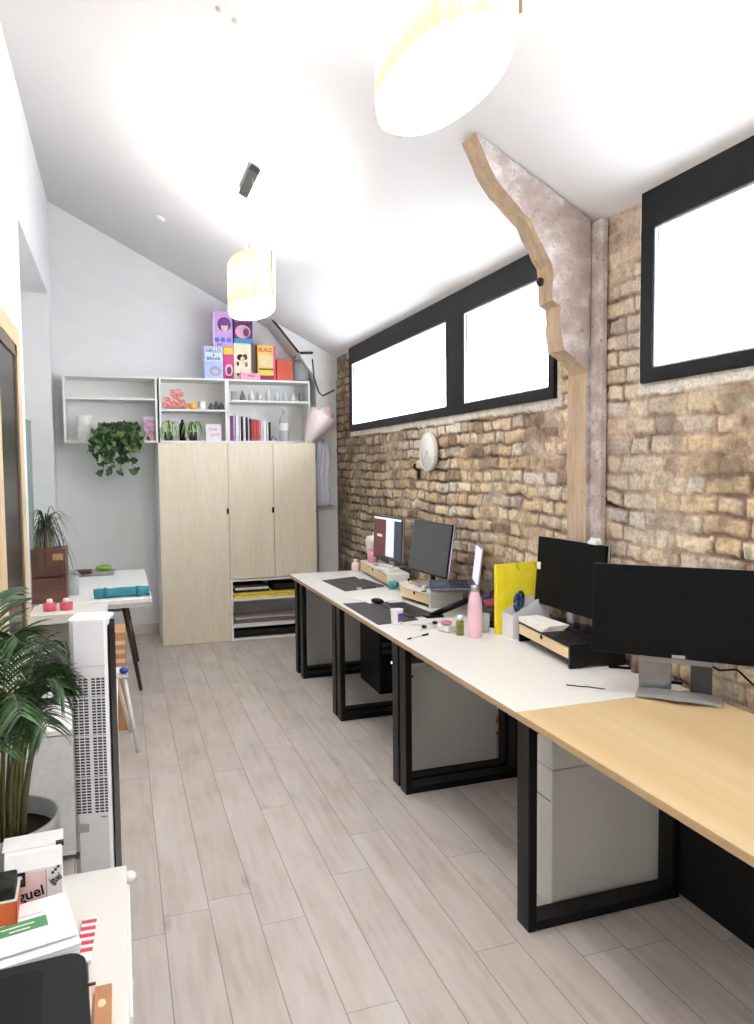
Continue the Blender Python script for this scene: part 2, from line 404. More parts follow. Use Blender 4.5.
    for (a, b_, z0, z1) in (W1, W2):
        near = ((Y > a - .03) & (Y < b_ + .03) & (Z > z0 - .045 + (vnoise(Y, Z, 8, 41) - .5) * .02))
        col = np.where(near[..., None], np.array(rgb('#e4dfd8')[:3]), col); hgt = np.where(near, .012 + rough * .003, hgt)
    hgt = np.clip(hgt, -.006, .03)
    ny, nz = Y.shape
    co = np.stack([XR + .012 - hgt, Y, Z], -1).reshape(-1, 3)
    I = np.arange(ny * nz).reshape(ny, nz)
    Yc, Zc = (Y[:-1, :-1] + Y[1:, 1:]) / 2, (Z[:-1, :-1] + Z[1:, 1:]) / 2
    keep = np.ones(Yc.shape, bool)
    for (a, b_, z0, z1) in (W1, W2): keep &= ~((Yc > a + .02) & (Yc < b_ - .02) & (Zc > z0 + .02) & (Zc < z1 - .02 + .1))
    F = np.stack([I[:-1, :-1], I[:-1, 1:], I[1:, 1:], I[1:, :-1]], -1)[keep]
    me = bpy.data.meshes.new('wall_right'); me.vertices.add(len(co)); me.vertices.foreach_set('co', co.ravel())
    me.loops.add(F.size); me.loops.foreach_set('vertex_index', F.ravel().astype(np.int32))
    me.polygons.add(len(F)); me.polygons.foreach_set('loop_start', np.arange(0, F.size, 4, dtype=np.int32))
    me.polygons.foreach_set('loop_total', np.full(len(F), 4, dtype=np.int32))
    me.polygons.foreach_set('use_smooth', np.ones(len(F), bool)); me.update(calc_edges=True)
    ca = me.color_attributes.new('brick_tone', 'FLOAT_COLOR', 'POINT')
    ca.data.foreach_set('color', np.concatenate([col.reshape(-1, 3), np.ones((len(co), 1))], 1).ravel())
    me.materials.append(BRICK)
    o = bpy.data.objects.new('wall_right', me); COL.objects.link(o); o['kind'] = 'structure'
    b = B()                                                # the body of the wall behind the relief
    box(b, XR + .022, XR + .06, Y0, Y1, 0, 1.80); box(b, XR + .022, XR + .06, W1[1] + .15, Y1, 1.80, 2.7)
    box(b, XR + .022, XR + .06, W2[1] + .18, W1[0] - .12, 1.80, 2.7)
    box(b, XR + .022, XR + .06, Y0, Y1, 2.62, 2.75)
    O('wall_core', b, M('#8a7b6c', .9), o)
brick_wall()
def window(n, y0, y1, mulls, endw):
    b = B(); x0, x1 = 2.015, 2.046
    box(b, x0, x1, y0, y1, 1.90, 1.955, .004); box(b, x0, x1, y0, y1, 2.505, 2.66, .004)
    box(b, x0 + .001, x1, y0, y0 + endw, 1.95, 2.51); box(b, x0 + .001, x1, y1 - .07, y1, 1.95, 2.51)
    for a, c in mulls: box(b, x0 + .001, x1, a, c, 1.95, 2.51)
    o = S('window_%d' % n, b, DARKFRAME)
    cuts = [y0 + endw] + [v for m in mulls for v in m] + [y1 - .07]
    for i in range(0, len(cuts), 2):
        O('pane', box(B(), 2.036, 2.042, cuts[i], cuts[i + 1], 1.955, 2.505), glass('clear_pane', '#fbfdff', .06), o)
        bb = B(); a, c = cuts[i], cuts[i + 1]
        for (p, q, r, s) in ((a, c, 1.955, 1.963), (a, c, 2.497, 2.505), (a, a + .008, 1.955, 2.505), (c - .008, c, 1.955, 2.505)): box(bb, 2.024, 2.034, p, q, r, s)
        O('pane_bead', bb, M('#c9ccd2', .5), o)
window(1, 3.20, 6.61, [(4.215, 4.47)], .05)
window(2, -2.2, 2.56, [(.15, .40)], .05)

# ------------------------------------------------------------------ timber post and knee brace
def rough_prism(outline, y0, y1, seed, amp=.006, step=.03, slices=6):
    r = random.Random(seed); pts = []
    for i, p in enumerate(outline):
        q = outline[(i + 1) % len(outline)]; L = math.hypot(q[0] - p[0], q[1] - p[1]); n = max(1, int(L / step))
        for k in range(n): pts.append((p[0] + (q[0] - p[0]) * k / n, p[1] + (q[1] - p[1]) * k / n))
    bm = B(); rings = []
    for s in range(slices + 1):
        t = s / slices; sh = .004 if s in (0, slices) else 0; ring = []
        cx = sum(p[0] for p in pts) / len(pts); cz = sum(p[1] for p in pts) / len(pts)
        for p in pts:
            j = (r.uniform(-amp, amp), r.uniform(-amp, amp))
            ring.append(bm.verts.new((min(p[0] + j[0] - math.copysign(sh, p[0] - cx), 2.035), y0 + (y1 - y0) * t + r.uniform(-1, 1) * amp * .3, p[1] + j[1] * .6)))
        rings.append(ring)
    n = len(pts)
    for a, c in zip(rings, rings[1:]):
        for i in range(n): bm.faces.new((a[i], a[(i + 1) % n], c[(i + 1) % n], c[i]))
    f1 = bm.faces.new(rings[0][::-1]); f2 = bm.faces.new(rings[-1])
    bmesh.ops.recalc_face_normals(bm, faces=bm.faces[:])
    front = f1 if rings[0][0].co.y < rings[-1][0].co.y else f2
    for f in bm.faces: f.material_index = 1 if f.normal.y < -.85 else 0  # sides facing the camera take the timber tone with shade in its colour
    bmesh.ops.triangulate(bm, faces=[f1, f2])
    return bm
brace = T('timber_post', 'weathered tan timber post with a flared knee brace rising to the ceiling between the windows', 'post', (0, 0, 0))
O('post', rough_prism([(1.982, 0.0), (2.035, 0.0), (2.035, 2.62), (1.982, 2.64)], 2.885, 3.03, 5, .003, .07), [TIMBER, TIMBER_SHADED], brace)
kn = [(1.432, zc(1.432) - .008), (1.475, 2.86), (1.524, 2.776), (1.60, 2.70), (1.693, 2.62), (1.77, 2.483), (1.805, 2.448), (1.813, 2.397), (1.812, 2.290), (1.85, 2.268),
      (1.852, 2.163), (1.868, 2.08), (1.93, 2.04), (1.980, 1.99), (1.99, 1.96), (2.0, 2.66), (2.0, zc(2.0) - .010)]
kn[-2] = (2.0, 2.4)
O('knee_brace', rough_prism(kn, 2.875, 3.0, 9, .005, .04), [TIMBER, TIMBER_SHADED], brace)
b = B(); lathe(b, [(.001, 0), (.018, 0), (.02, .012), (.012, .02), (.001, .022)], 12)
O('bolt', b, M('#2a2320', .6, .6), brace, (1.79, 2.94, 2.38), (0, -math.pi / 2, 0))
b = B(); box(b, 2.005, 2.034, 2.80, 2.882, 0.0, 2.635, .004); O('side_batten', b, TIMBER_SHADED, brace)

# ------------------------------------------------------------------ pendant lamps
def mat_shade():
    t = NT('wood_veneer_shade'); v = t.coord((1, 1, .03)); f = t.noise(v, 55, 5, .6)
    c = t.ramp(f, [(.3, rgb('#dccbaa')), (.5, rgb('#e9dec6')), (.7, rgb('#f2ebda'))])
    df = t.n('ShaderNodeBsdfDiffuse'); tl = t.n('ShaderNodeBsdfTranslucent'); t.l(c, df.inputs[0]); t.l(c, tl.inputs[0])
    mx = t.n('ShaderNodeMixShader'); mx.inputs[0].default_value = .25
    t.l(df.outputs[0], mx.inputs[1]); t.l(tl.outputs[0], mx.inputs[2]); t.l(mx.outputs[0], t.out.inputs[0]); return t.m
SHADE = mat_shade(); OPAL = emit('opal_diffuser', (1.0, .985, .96, 1), DIFF_E)
SA, SB = .132, .285
def oval(a, b_, n=48, e=2.2):
    return [(a * math.copysign(abs(math.cos(t)) ** (2 / e), math.cos(t)), b_ * math.copysign(abs(math.sin(t)) ** (2 / e), math.sin(t))) for t in [2 * math.pi * i / n for i in range(n)]]
def pendant(y, label, watt=LAMP_W):
    x = .785; zb = 2.535; zt = zc(x)
    t = T('pendant_lamp', label, 'lamp', (x, y, zb), 0, 'oval pendant lamps on the sloping ceiling')
    b = B(); o1, o2 = oval(SA, SB), oval(SA - .003, SB - .003); H = .265; n = len(o1)
    R = [[b.verts.new((p[0], p[1], z)) for p in o] for o, z in ((o1, 0), (o1, H), (o2, H), (o2, 0))]
    for q in range(4):
        a, c = R[q], R[(q + 1) % 4]
        for i in range(n): f = b.faces.new((a[i], a[(i + 1) % n], c[(i + 1) % n], c[i])); f.smooth = q in (0, 2)
    bmesh.ops.recalc_face_normals(b, faces=b.faces[:]); O('shade', b, SHADE, t)
    b = B(); prism(b, oval(SA - .006, SB - .006), 2, -.022, .004); O('diffuser', b, OPAL, t)
    b = B(); box(b, -.0015, .0015, -.004, .004, .02, H, 0); O('shade_seam', b, M('#8f7a58', .6), t, (SA * .55, -SB * .955, 0), (0, 0, .5))
    b = B(); box(b, -SA + .004, SA - .004, -.006, .006, H - .03, H - .02); O('crossbar', b, SILVER, t)
    b = B(); box(b, -.03, .03, -.20, .20, -.018, .018, .004); c = O('canopy', b, M('#2a2a2a', .5, .3), t, (0, 0, zt - zb - .024), (0, math.atan(.5216), 0))
    for s in (-1, 1):
        b = B(); tube(b, [(0, s * .13, H - .025), (0, s * .13, zt - zb - .03)], .0022, 6); O('cable', b, M('#b9b9b9', .4, .5), t)
    L = bpy.data.lights.new('bulb', 'POINT'); L.energy = watt; L.color = (1, .975, .95); L.shadow_soft_size = .05
    lo = bpy.data.objects.new('bulb', L); COL.objects.link(lo); lo.parent = t; lo.location = (0, 0, .16)
    return t
pendant(4.56, 'oval wood veneer pendant lamp hanging whole in view over the middle of the room')
pendant(1.77, 'oval wood veneer pendant lamp nearest, cut by the top of the picture')
pendant(-.95, 'oval wood veneer pendant lamp added unseen behind the camera for its light', 16)  # extra lamp out of view, repeated at the row's spacing for its light
# ceiling bits
b = B(); lathe(b, [(.001, 0), (.03, 0), (.034, .008), (.034, .018), (.001, .018)], 24)
tag(O('smoke_detector', b, WHITE, None, (.362, 6.12, zc(.362) - .02), (0, math.atan(.5216), 0)), 'small white round smoke detector on the sloping ceiling', 'smoke detector')
for i, (x, y) in enumerate(((.445, 3.25), (.51, 3.25))):
    b = B(); lathe(b, [(.001, 0), (.012, 0), (.014, .004), (.001, .006)], 12)
    tag(O('ceiling_hook', b, M('#b5b0a8', .5), None, (x, y, zc(x) - .007), (0, math.atan(.5216), 0)),
        ['small metal ceiling fixing nearer the left wall', 'small metal ceiling fixing nearer the big lamp'][i], 'hook', 'ceiling fixings')

# ------------------------------------------------------------------ desks
DX0, DX1, DZ = 1.25, 1.975, .74
def loop_frame(y):
    b = B(); x0, x1 = DX0 + .012, DX1 - .09; h = .04
    box(b, x0, x0 + .032, y - h, y + h, 0, .712, .003); box(b, x1 - .032, x1, y - h, y + h, 0, .712, .003)
    box(b, x0 + .03, x1 - .03, y - h, y + h, .002, .034, .002); box(b, x0 + .03, x1 - .03, y - h, y + h, .680, .712, .002); return b
def desk(y0, y1, frames, top, edge, label, backpanel):
    t = T('desk', label, 'desk', (DX0, y0, 0), 0, 'desks in the row along the brick wall')
    def L(b):
        for v in b.verts: v.co -= Vector((DX0, y0, 0))
        return b
    O('desktop', L(box(B(), DX0, DX1, y0 + .001, y1 - .001, .716, DZ, .0015)), top, t)
    b = box(B(), DX0 - .0012, DX0 + .003, y0 + .001, y1 - .001, .7165, DZ - .0012)
    O('edge_band', L(b), edge, t)
    for y in frames: O('leg_frame', L(loop_frame(y)), BLACK_METAL, t)
    b = box(B(), DX1 - .085, DX1 - .07, y0 + .01, y1 - .01, backpanel, .71); O('back_panel', L(b), M('#101011', .7, var=.1), t)
    return t
DTOP = M('#f0efec', .35, var=.01)
desk(1.02, 2.205, (2.18, 1.08), OAK, OAKEDGE, 'pale oak topped desk nearest, under the big black monitor', .01)
desk(2.205, 3.365, (3.315,), DTOP, PLYEDGE, 'white topped desk holding the black monitor riser and yellow folder', .32)
desk(3.365, 4.485, (3.42, 4.43), DTOP, PLYEDGE, 'white topped desk with charcoal mat and white purple cup', .32)
desk(4.485, 5.775, (4.54, 5.43, 5.60), DTOP, PLYEDGE, 'white topped desk at the far end of the row with lit screen', .32)
# pale cabinets / pedestals under the desks
def pedestal(x0, x1, y0, dy, h, label, lid):
    t = T('pedestal_cabinet', label, 'cabinet', ((x0 + x1) / 2, y0 + dy / 2, 0), 0, 'slim pale cabinets under the desks')
    w = (x1 - x0) / 2; m = M('#dadbd7', .5, var=.02)
    O('body', box(B(), -w, w, -dy / 2, dy / 2, .0, h - (.13 if lid else 0), .004), m, t)
    if lid:
        O('lid', box(B(), -w - .002, w, -dy / 2 - .002, dy / 2, h - .127, h, .006), M('#dfe0dc', .5), t)
        O('side_seam', box(B(), -w - .0025, -w, -dy / 2 + .01, dy / 2 - .005, .385, .389), M('#8d8e8a', .6), t)
    else:
        b = B(); lathe(b, [(.001, 0), (.007, 0), (.007, .003), (.001, .003)], 12)
        O('lock', b, M('#4a4a4a', .4, .7), t, (-w + .04, -dy / 2, h - .04), (math.pi / 2, 0, 0))
    return t
pedestal(1.41, 1.885, 2.235, .13, .63, 'pale grey lidded cabinet under the nearest oak desk', True)
pedestal(1.335, 1.85, 3.475, .09, .555, 'pale grey cabinet under the white desk, third from the far end', False)
pedestal(1.31, 1.84, 5.66, .10, .62, 'pale grey cabinet behind the farthest desk frames', False)
t = T('computer_tower', 'black computer tower on the floor under the far desks', 'computer', (1.76, 5.05, 0))
O('case', box(B(), -.09, .09, -.22, .22, 0, .43, .006), BLACK_PL, t)
O('front_panel', box(B(), -.085, .085, -.226, -.221, .02, .41), M('#242428', .3), t)
for i in range(2): O('drive_bay', box(B(), -.07, .07, -.230, -.227, .33 - .05 * i, .36 - .05 * i), M('#55585c', .3, .5), t)
O('power_light', box(B(), -.008, .008, -.231, -.227, .21, .226), emit('power_led', (.7, .85, 1, 1), 1.5), t)

# ------------------------------------------------------------------ monitors
def screen_basis(x, y, z, yaw, tilt):
    n = Vector((-math.cos(yaw), -math.sin(yaw), 0)); r = Vector((-n.y, n.x, 0))
    up = Vector((-n.x * math.sin(tilt), -n.y * math.sin(tilt), math.cos(tilt))); nn = r.cross(up)
    m = Matrix((r, up, nn)).transposed().to_4x4(); m.translation = Vector((x, y, z)); return m, n
def monitor(name, label, pos, w, h, stand_z, bez=.008, chin=.014, screen=None, body=BLACK_PL, foot='plate', rim=None, footx=.0):
    x, y, z, yaw, tilt = pos; m, n = screen_basis(*pos)
    base = Vector((x, y, 0)) - n * .05
    t = T(name, label, 'monitor', (base.x, base.y, stand_z), 0)
    inv = Matrix.Translation(-Vector((base.x, base.y, stand_z))) @ m
    def put(b):
        for v in b.verts: v.co = inv @ v.co
        return b
    O('housing', put(box(B(), -w / 2, w / 2, 0, h, -.022, 0, .003)), body, t)
    if rim: O('rim', put(box(B(), -w / 2 - .0015, w / 2 + .0015, -.001, h + .0015, -.016, -.008)), rim, t)
    s = O('screen', put(box(B(), -w / 2 + bez, w / 2 - bez, chin, h - bez, .0, .0012)), screen or M('#070708', .5, var=.02), t)
    O('rear_hump', put(box(B(), -w * .22, w * .22, h * .2, h * .75, -.036, -.02, .006)), body, t)
    return t, put, n
# M1: the widest, black
t, put, n = monitor('computer_monitor', 'widest black monitor on grey stand standing on the oak desk', (1.795, 2.06, .905, .76, .075), .585, .315, DZ, .007, .018)
O('maker_badge', put(box(B(), -.021, .021, .002, .013, .0, .002)), M('#a9abb0', .3, .7), t)
b = B()
for k, s in enumerate((-1, 1)): pass
# DELL-like stand: wide V-shaped foot, twin uprights and top bridge
def leg2(a, c, w1, w2, z0, z1):
    pass
G1 = M('#9b9da0', .4, .3, var=.04); G2 = M('#3d3f42', .4, .4)
def slabpath(b, pts, w, z):
    prism(b, pts, 2, z[0], z[1]); return b
r = Vector((-n.y, n.x, 0)); org = Vector((1.92, 2.19, 0)) - t.location * 1.0
def L2(a, c, z): 
    p = Vector((1.865, 2.135, 0)) + r * a + (n * c); return (p.x - t.location.x, p.y - t.location.y, z)
b = B(); N = 14                              # arched foot, wide to both sides
ring = []
for i in range(N + 1):
    u = -0.14 + .28 * i / N; arch = .014 * (1 - (u / .14) ** 2) ; cc = .09 - abs(u) * .25
    ring.append([b.verts.new(L2(u, cc, arch)), b.verts.new(L2(u, cc, arch + .012)), b.verts.new(L2(u, cc - .075, arch + .016)), b.verts.new(L2(u, cc - .075, arch))])
for a_, c_ in zip(ring, ring[1:]):
    for k in range(4): b.faces.new((a_[k], a_[(k + 1) % 4], c_[(k + 1) % 4], c_[k]))
b.faces.new(ring[0]); b.faces.new(ring[-1][::-1]); bmesh.ops.recalc_face_normals(b, faces=b.faces[:])
O('foot', b, G1, t)
for s, wd in ((-1, .055), (1, .035)):
    b = B(); uc = s * .07 if s > 0 else -.085
    q = [L2(uc - wd, -.02, 0), L2(uc + wd, -.02, 0), L2(uc + wd, -.045, 0), L2(uc - wd, -.045, 0)]
    prism(b, [(p[0], p[1]) for p in q], 2, .016, .15); O('upright', b, G2 if s > 0 else M('#85878a', .25, .4), t)
b = B(); q = [L2(-.14, -.018, 0), L2(.105, -.018, 0), L2(.105, -.05, 0), L2(-.14, -.05, 0)]
prism(b, [(p[0], p[1]) for p in q], 2, .118, .135); O('bridge', b, G1, t)
# M2: black on the black riser
RISZ = DZ + .098
t, put, n = monitor('computer_monitor', 'black monitor with a white sticky note and clip on the black riser', (1.915, 2.93, .905, .02, .074), .53, .325, RISZ, .006, .012, body=BLACK_PL, rim=SILVER)
O('sticky_note', put(box(B(), -.258, -.228, .165, .20, .0012, .002)), M('#f4f4f4', .7), t)
b = B(); lathe(b, [(.001, 0), (.105, 0), (.105, .006), (.09, .010), (.001, .012)], 36, sx=.75, sy=1.15); O('foot', b, M('#1d1e21', .2, .3), t, (-.03, -.03, 0))
b = B(); box(b, -.030, -.012, -.022, .022, .010, .12, .008); O('neck', b, SILVER, t)
t2 = T('monitor_clip', 'small white clip clamped on top of the black riser monitor', 'clip', (1.945, 2.75, 1.232))
O('clip_body', box(B(), -.02, .015, -.03, .03, -.004, .012, .004), WHITE, t2)
for k in range(3): O('clip_knob', blob(B(), (0, -.025 + .025 * k, .016), .009, .05, k, 2), WHITE, t2)
# M3: dark grey, tilted back
t, put, n = monitor('computer_monitor', 'dark grey screened monitor leaning back behind the laptop', (1.80, 4.30, .905, .065, .148), .53, .325, DZ + .1, .006, .01, screen=M('#46474b', .5, var=.03), rim=SILVER)
b = B(); box(b, -.11, .08, -.10, .10, 0, .007, .003); O('foot', b, SILVER, t); b = B(); tube(b, [(0, 0, .005), (-.01, 0, .12)], .016, 12); O('neck', b, BLACK_PL, t)
# M4: silver all-in-one with picture on
t, put, n = monitor('desktop_computer', 'silver framed computer showing a maroon and white page at the far end', (1.86, 5.20, .885, .055, .04), .53, .325, DZ + .1, .012, .022, screen=emit('page_dark', rgb('#5a4a4e'), .55), body=M('#44484e', .4, .3), rim=SILVER)
def scr(a, c, d, e, col, s, nm, z=.0014): O(nm, put(box(B(), a, c, d, e, .0012, z)), emit(nm, rgb(col), s), t)
scr(-.245, -.02, .03, .305, '#6b3a3c', .5, 'maroon_panel'); scr(-.02, .13, .03, .305, '#c9ccda', .75, 'page_panel'); scr(.13, .252, .03, .295, '#3c4652', .5, 'side_panel')
scr(-.25, .25, .298, .312, '#d9dce4', .8, 'menu_bar', .0018); scr(-.19, -.09, .165, .185, '#d8c6c6', .6, 'banner', .0018)
b = B(); box(b, -.12, .08, -.11, .11, 0, .008, .004); O('foot', b, SILVER, t); b = B(); box(b, -.01, .005, -.05, .05, .006, .12, .003); O('neck', b, SILVER, t)

# ------------------------------------------------------------------ risers on the desks
def riser(label, x, y, rz, dx, dy, h, body, front, toe):
    t = T('monitor_riser', label, 'riser', (x, y, DZ), rz, 'monitor risers on the desks')
    O('top', box(B(), 0, dx, 0, dy, h - .012, h, .002), body, t)
    for s in (0, dy - .014): 
        b = B(); prism(b, [(0, toe), (.0, h - .012), (dx, h - .012), (dx, 0), (dx - .05, 0), (dx * .5, toe * .5), (.05, 0), (0, 0)], 1, s, s + .014)
        O('side', b, body, t)
    O('drawer', box(B(), .004, dx - .03, .016, dy - .016, toe + .012, h - .014), M('#2a2926', .7), t)
    O('drawer_front', box(B(), -.004, .006, .012, dy - .012, toe + .01, h - .014, .001), front, t)
    b = B(); lathe(b, [(.001, 0), (.010, 0), (.010, .003), (.001, .003)], 14); O('finger_hole', b, M('#2b241c', .8), t, (-.0045, dy * .5, h - .022), (0, -math.pi / 2, 0))
    return t
riser('black riser with pale bamboo drawer under the black monitor', 1.722, 2.60, -.11, .25, .52, .098, M('#0f0f11', .45), BAMBOO, .030)
WTOP = M('#efede8', .4)
riser('white topped wooden riser under the leaning grey monitor', 1.712, 4.03, .14, .23, .36, .088, WTOP, BAMBOO, .012)
riser('white topped wooden riser under the far silver computer', 1.737, 4.83, -.084, .155, .84, .095, WTOP, BAMBOO, .012)

# ------------------------------------------------------------------ small desk items
def simple(name, label, cat, bm, mat, loc, rz=0, group=None, rot=None):
    o = O(name, bm, mat, None, loc, rot or (0, 0, rz)); return tag(o, label, cat, group)
def quadslab(name, label, cat, pts, z, th, mat, group=None):
    cx = sum(p[0] for p in pts) / len(pts); cy = sum(p[1] for p in pts) / len(pts)
    b = B(); prism(b, [(p[0] - cx, p[1] - cy) for p in pts], 2, 0, th); o = O(name, b, mat, None, (cx, cy, z)); return tag(o, label, cat, group)
quadslab('desk_mat', 'charcoal desk mat in front of the far silver computer', 'mat', [(1.40, 5.33), (1.42, 4.80), (1.66, 4.86), (1.68, 5.42)], DZ, .003, CHARCOAL, 'charcoal desk mats')
quadslab('desk_mat', 'charcoal desk mat at the desk edge by the white purple cup', 'mat', [(1.275, 4.36), (1.275, 3.70), (1.52, 3.74), (1.55, 4.36)], DZ, .003, CHARCOAL, 'charcoal desk mats')
t = T('graphics_tablet', 'black graphics tablet lying on the far charcoal mat', 'tablet', (1.60, 5.05, DZ + .003), .08)
O('body', box(B(), -.08, .11, -.19, .17, 0, .010, .004), M('#4a4b4e', .5), t); O('active_area', box(B(), -.06, .085, -.16, .14, .010, .011), M('#3a3b3e', .6), t)
O('strap', box(B(), -.10, -.07, -.22, -.19, -.001, .009, .001), M('#dcdce0', .5), t)
t = T('graphics_tablet', 'black pen tablet lying half over the nearer charcoal mat', 'tablet', (1.585, 4.02, DZ + .003), .06)
O('body', box(B(), -.11, .055, -.20, .21, 0, .010, .004), M('#35363a', .5), t); O('active_area', box(B(), -.085, .035, -.17, .17, .010, .011), M('#26272a', .6), t)
t = T('paper_pile', 'loose white papers lying beyond the nearer charcoal mat', 'papers', (1.56, 4.42, DZ), .15)
for k in range(4): O('sheet', box(B(), -.15, .06, -.10, .20, .0015 * k + .0015 * (k > 0), .0015 * k + .0025), M('#f3f3f1', .7), t, (0, 0, 0), (0, 0, .09 * k - .1))
t = T('computer_mouse', 'black mouse on the nearer charcoal mat', 'mouse', (1.47, 4.28, DZ + .003), .3)
O('shell', blob(B(), (0, 0, .016), (.03, .055, .017), .03, 3), BLACK_PL, t); O('wheel', box(B(), -.003, .003, -.035, -.02, .024, .033, .001), M('#555', .5) if False else M('#555555', .5), t)
t = T('paper_cup', 'white cup with a purple patch at the desk edge', 'cup', (1.375, 3.69, DZ))
O('cup_body', lathe(B(), [(.001, 0), (.027, 0), (.029, .01), (.034, .078), (.036, .08), (.033, .08), (.027, .012), (.001, .012)], 28, cap=False), M('#f2f0f2', .5), t)
b = B(); n0 = 10; prof = [(.0306, .018), (.0345, .062)]
g = [[b.verts.new((r_ * math.cos(a), r_ * math.sin(a), z_)) for a in [math.radians(-100 + 75 * i / n0) for i in range(n0 + 1)]] for r_, z_ in prof]
for i in range(n0): b.faces.new((g[0][i], g[0][i + 1], g[1][i + 1], g[1][i]))
O('printed_patch', b, M('#5c3a86', .5, var=.3, scale=90), t)
def pen(label, x, y, rz):
    t = T('pen', label, 'pen', (x, y, DZ + .005), rz, 'pens on the white desk')
    O('barrel', tube(B(), [(0, -.05, 0), (0, .03, 0)], .004, 8), M('#e8e8ec', .4), t)
    O('cap', tube(B(), [(0, .03, 0), (0, .075, 0)], .005, 8), M('#151518', .4), t); O('tip', tube(B(), [(0, -.075, 0), (0, -.05, 0)], .003, 8, .005), M('#151518', .4), t); return t
pen('white pen with black ends lying alone near the desk edge', 1.36, 3.357, -1.117)
t = T('earphones', 'black and white earphones tangled beyond the cup', 'earphones', (1.53, 3.56, DZ))
pts = [(.10 * math.sin(2.1 * a) , .07 * math.cos(1.3 * a), .004 + .002 * math.sin(5 * a)) for a in [k * .25 for k in range(30)]]
O('wire', tube(B(), pts, .0025, 6), M('#d9d9dc', .4), t)
for k, (x, y) in enumerate(((-.06, -.02), (.03, .05))): O('earbud', blob(B(), (x, y, .009), (.014, .02, .009), .05, k, 2), M('#18181a', .4), t)
# laptop on a black folding stand
t = T('laptop_stand', 'black folding laptop stand with a long diagonal arm', 'stand', (1.66, 3.78, DZ))
b = B()
for s in (0, .035): tube(b, [(-.05 + s, .02, .01), (.20 + s, -.06, .115)], .011, 8)
O('arm', b, BLACK_METAL, t); O('base_bar', box(B(), -.08, .02, -.02, .05, 0, .012, .003), BLACK_METAL, t); O('rear_post', box(B(), .20, .24, -.085, -.035, 0, .12, .003), BLACK_METAL, t)
lap = T('laptop', 'open silver laptop with lilac screen on the black folding stand', 'laptop', (1.80, 3.99, .885), -.37)
O('keyboard_deck', box(B(), -.10, .16, -.21, .13, -.008, .006, .004), M('#4b5263', .4, .4), lap)
b = B()
for i in range(5):
    for j in range(12): box(b, .015 + i * .022, .033 + i * .022, -.185 + j * .024, -.165 + j * .024, .0062, .009)
O('keys', b, M('#23252b', .5), lap); O('trackpad', box(B(), -.085, -.005, -.09, .02, .0062, .0072), M('#5d6a88', .3, .3), lap)
b = B(); box(b, .0, .008, -.21, .13, 0, .235, .003); O('lid', b, SILVER, lap, (.16, 0, .006), (0, .12, -.0))
b = B(); box(b, -.0015, -.0003, -.20, .12, .012, .215); O('display', b, emit('lilac_display', rgb('#cfc4ee'), .8), lap, (.16, 0, .006), (0, .12, 0))
t = T('glue_bottle', 'tiny white capped pot standing in front of the laptop keyboard', 'bottle', (1.685, 4.06, DZ + .095))
O('pot', lathe(B(), [(.001, 0), (.014, 0), (.014, .035), (.010, .04), (.001, .04)], 16), WHITE, t); O('pot_base', lathe(B(), [(.001, 0), (.0145, 0), (.0145, .008), (.001, .008)], 16), M('#6a3d42', .5), t)
# pink steel bottle
t = T('water_bottle', 'pale pink steel bottle with silver cap', 'bottle', (1.625, 3.27, DZ))
O('bottle_body', lathe(B(), [(.001, 0), (.032, 0), (.0345, .004), (.0355, .05), (.0355, .15), (.031, .185), (.021, .215), (.018, .225), (.001, .225)], 32), M('#eec4d2', .35, var=.02), t)
O('cap', lathe(B(), [(.001, .226), (.019, .226), (.019, .246), (.016, .254), (.001, .255)], 24), SILVER, t)
t = T('jar', 'small olive green jar with white lid beside the pink bottle', 'jar', (1.575, 3.335, DZ))
O('jar_body', lathe(B(), [(.001, 0), (.02, 0), (.02, .068), (.014, .074), (.001, .074)], 20), M('#7d7c3c', .3, var=.25), t); O('lid', lathe(B(), [(.001, .0745), (.015, .0745), (.015, .1), (.001, .1)], 20), WHITE, t)
t = T('tape_dispenser', 'clear tape dispenser with a pink roll beside the olive jar', 'dispenser', (1.545, 3.43, DZ), .3)
O('dispenser_body', box(B(), -.03, .03, -.045, .045, 0, .035, .01), M('#d9dcd8', .3), t); O('tape_roll', blob(B(), (0, .0, .046), (.028, .03, .011), .05, 4), M('#c4707f', .5), t)
t = T('desk_basket', 'dark basket of purple and red pouches behind the pink bottle', 'basket', (1.90, 3.62, DZ))
O('basket_body', lathe(B(), [(.001, 0), (.06, 0), (.07, .09), (.066, .09), (.056, .006), (.001, .006)], 24, sy=1.3, cap=False), M('#2c2a33', .7), t)
O('purple_pouch', blob(B(), (-.01, .02, .10), (.05, .055, .035), .2, 7), M('#47305f', .6), t); O('red_pouch', blob(B(), (-.015, -.045, .09), (.045, .04, .03), .2, 8), M('#8e2436', .6), t)
O('cable_coil', tube(B(), [(.0 + .06 * math.cos(a), .06 * math.sin(a), .14 + .02 * math.sin(3 * a)) for a in [k * .4 for k in range(20)]], .004, 6), BLACK_PL, t)
t = T('glass_tumbler', 'small clear glass between the pink bottle and yellow folder', 'glass', (1.72, 3.36, DZ))
O('glass_wall', lathe(B(), [(.001, 0), (.027, 0), (.032, .09), (.030, .09), (.025, .006), (.001, .006)], 24, cap=False), glass('clear_tumbler', '#e9eeee', .35), t)
t = T('stapler', 'small black stapler beyond the clear glass', 'stapler', (1.80, 3.45, DZ), .5)
O('base', box(B(), -.018, .018, -.05, .05, 0, .012, .003), BLACK_PL, t); O('lever', box(B(), -.016, .016, -.05, .045, .014, .034, .006), BLACK_PL, t)
